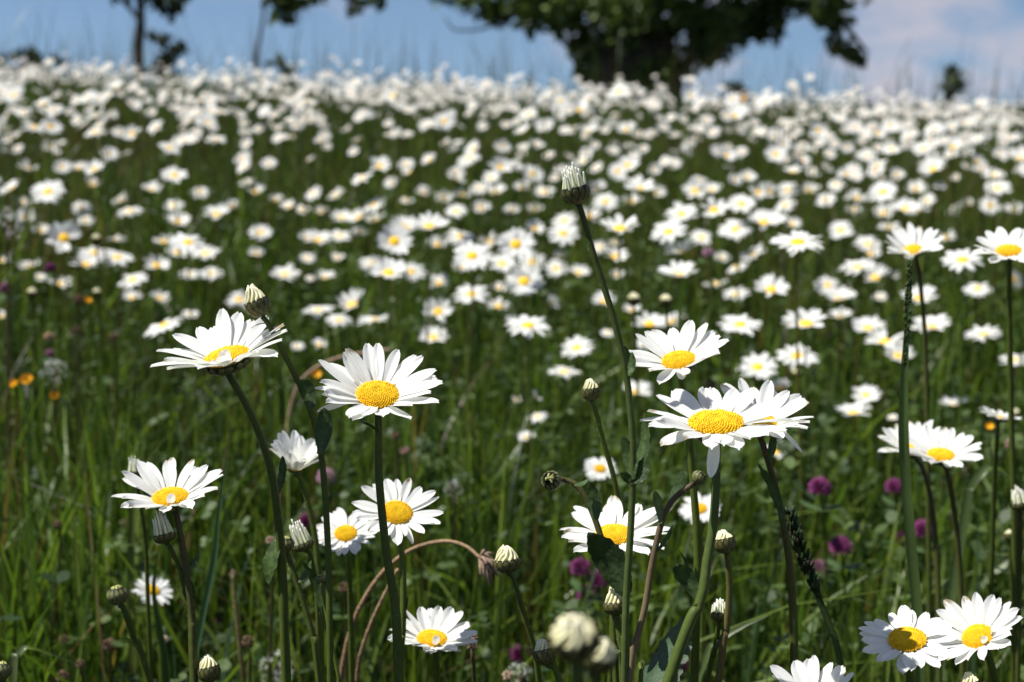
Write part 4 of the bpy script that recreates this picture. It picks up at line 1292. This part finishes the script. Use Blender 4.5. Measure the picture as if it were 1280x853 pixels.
def clear_view(rng, x, y, h):
    """shorten most blades that would stand right in front of the low flowers"""
    z0 = ground_np(x, y)
    cp, sp = math.cos(PITCH), math.sin(PITCH)
    z = z0 + h
    dep = y * cp - (z - EYE_Z) * sp
    bx = 640 + FPX * x / np.maximum(dep, .05)
    for (px, py, w, d) in LOW:
        m = (dep < d + .03) & (np.abs(bx - px) < w * .62) & (rng.random(len(x)) < .9)
        lim = EYE_Z + (EYE_ROW - (py + w * .55)) / FPX * dep - z0      # allowed height under the line of sight
        h = np.where(m, np.minimum(h, np.maximum(lim * rng.uniform(.8, 1.05, len(x)), .02)), h)
    return h

rg = np.random.default_rng(77)
Vs, Qs, Ts, Cs, off = [], [], [], [], 0
def push(V, F, C):
    global off
    Vs.append(V); Cs.append(C); Qs.append(F[0] + off); Ts.append(F[1] + off); off += len(V)

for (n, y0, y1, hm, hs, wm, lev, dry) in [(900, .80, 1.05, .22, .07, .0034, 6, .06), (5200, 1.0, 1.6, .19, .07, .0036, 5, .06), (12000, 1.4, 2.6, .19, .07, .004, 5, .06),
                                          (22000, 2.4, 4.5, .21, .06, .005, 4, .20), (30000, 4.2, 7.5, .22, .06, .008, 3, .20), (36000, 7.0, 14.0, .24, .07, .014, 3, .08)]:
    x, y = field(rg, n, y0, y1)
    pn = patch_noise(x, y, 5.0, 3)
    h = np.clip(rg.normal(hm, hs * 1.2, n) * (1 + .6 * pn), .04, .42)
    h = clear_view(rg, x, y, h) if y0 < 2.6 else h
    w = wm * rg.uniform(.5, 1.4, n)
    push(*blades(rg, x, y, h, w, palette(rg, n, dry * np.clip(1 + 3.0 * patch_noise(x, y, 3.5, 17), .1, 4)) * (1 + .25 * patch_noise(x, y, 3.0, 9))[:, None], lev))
# broader blades among the fine ones, sunlight painted in as brighter greens
for (n, y0, y1, h0, h1, w0, w1) in [(260, .85, 1.25, .16, .34, .004, .007), (1500, 1.2, 2.2, .14, .34, .004, .008), (2600, 2.0, 4.0, .14, .30, .005, .009)]:
    x, y = field(rg, n, y0, y1)
    k = rg.random((n, 1))
    push(*blades(rg, x, y, clear_view(rg, x, y, rg.uniform(h0, h1, n)), rg.uniform(w0, w1, n), np.array([[.035, .09, .014]]) * (1 - k) + np.array([[.18, .25, .045]]) * k, 6, .5))
# a lush clump of long blades at the near corner
n = 240
x = rg.uniform(-.46, -.29, n); y = rg.uniform(.9, 1.25, n)
k = rg.random((n, 1))
push(*blades(rg, x, y, rg.uniform(.18, .36, n), rg.uniform(.003, .006, n), np.array([[.035, .085, .012]]) * (1 - k) + np.array([[.15, .22, .04]]) * k, 6, .25))
# tall thin flowering stalks, some against the sky
n = 420
x, y = field(rg, n, 1.2, 12.4)
push(*blades(rg, x, y, rg.uniform(.28, .5, n), rg.uniform(.0015, .003, n), palette(rg, n, .45), 5, .22))
n = 1100
x, y = field(rg, n, 12.2, 14.0)
push(*blades(rg, x, y, rg.uniform(.25, .62, n) * rg.uniform(.8, 2.0, n), rg.uniform(.005, .014, n), palette(rg, n, .4) * .8, 5, .25))
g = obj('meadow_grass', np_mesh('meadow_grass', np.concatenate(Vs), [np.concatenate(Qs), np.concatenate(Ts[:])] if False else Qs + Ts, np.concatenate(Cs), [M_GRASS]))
tag(g, 'green meadow grass with dry straws growing between the flowers', 'grass', kind='stuff')

# low trefoil leaves and herbs
def herb_leaves(rng, x, y, z0, size, cols):
    n = len(x)
    V, C = [], []
    base = np.stack([x, y, ground_np(x, y) + z0], 1)
    a0 = rng.uniform(0, 6.28, n)
    for j in range(3):
        a = a0 + j * 2.094 + rng.normal(0, .2, n)
        el = rng.normal(.15, .35, n)
        d = np.stack([np.cos(a) * np.cos(el), np.sin(a) * np.cos(el), np.sin(el)], 1)
        s = np.stack([-np.sin(a), np.cos(a), rng.normal(0, .25, n)], 1)
        L = size[:, None]; w = L * .38
        V.append(np.stack([base, base + d * L * .4 + s * w, base + d * L * .8 + s * w * .8, base + d * L * 1.02, base + d * L * .8 - s * w * .8, base + d * L * .4 - s * w], 1))
        C.append(np.repeat((cols * rng.uniform(.85, 1.15, (n, 1)))[:, None, :], 6, 1))
    V = np.concatenate(V).reshape(-1, 3); C = np.concatenate(C).reshape(-1, 3)
    idx = np.arange(n * 3)[:, None] * 6
    return V, [np.concatenate([idx + np.array([[0, 1, 2, 3]]), idx + np.array([[0, 3, 4, 5]])])], C
n = 19000
x, y = field(rg, n, .85, 4.0)
k = rg.random((n, 1))
hc = np.array([[.022, .048, .010]]) * (1 - k) + np.array([[.080, .125, .030]]) * k ** 1.2
zh = clear_view(rg, x, y, rg.uniform(.02, .22, n) * (1 + .5 * patch_noise(x, y, 4, 8)))
V, F, C = herb_leaves(rg, x, y, zh, rg.uniform(.005, .013, n), hc)
tag(obj('herb_leaves', np_mesh('herb_leaves', V, F, C, [M_LEAF])), 'small green clover and herb leaves low among the grass', 'ground cover', kind='stuff')
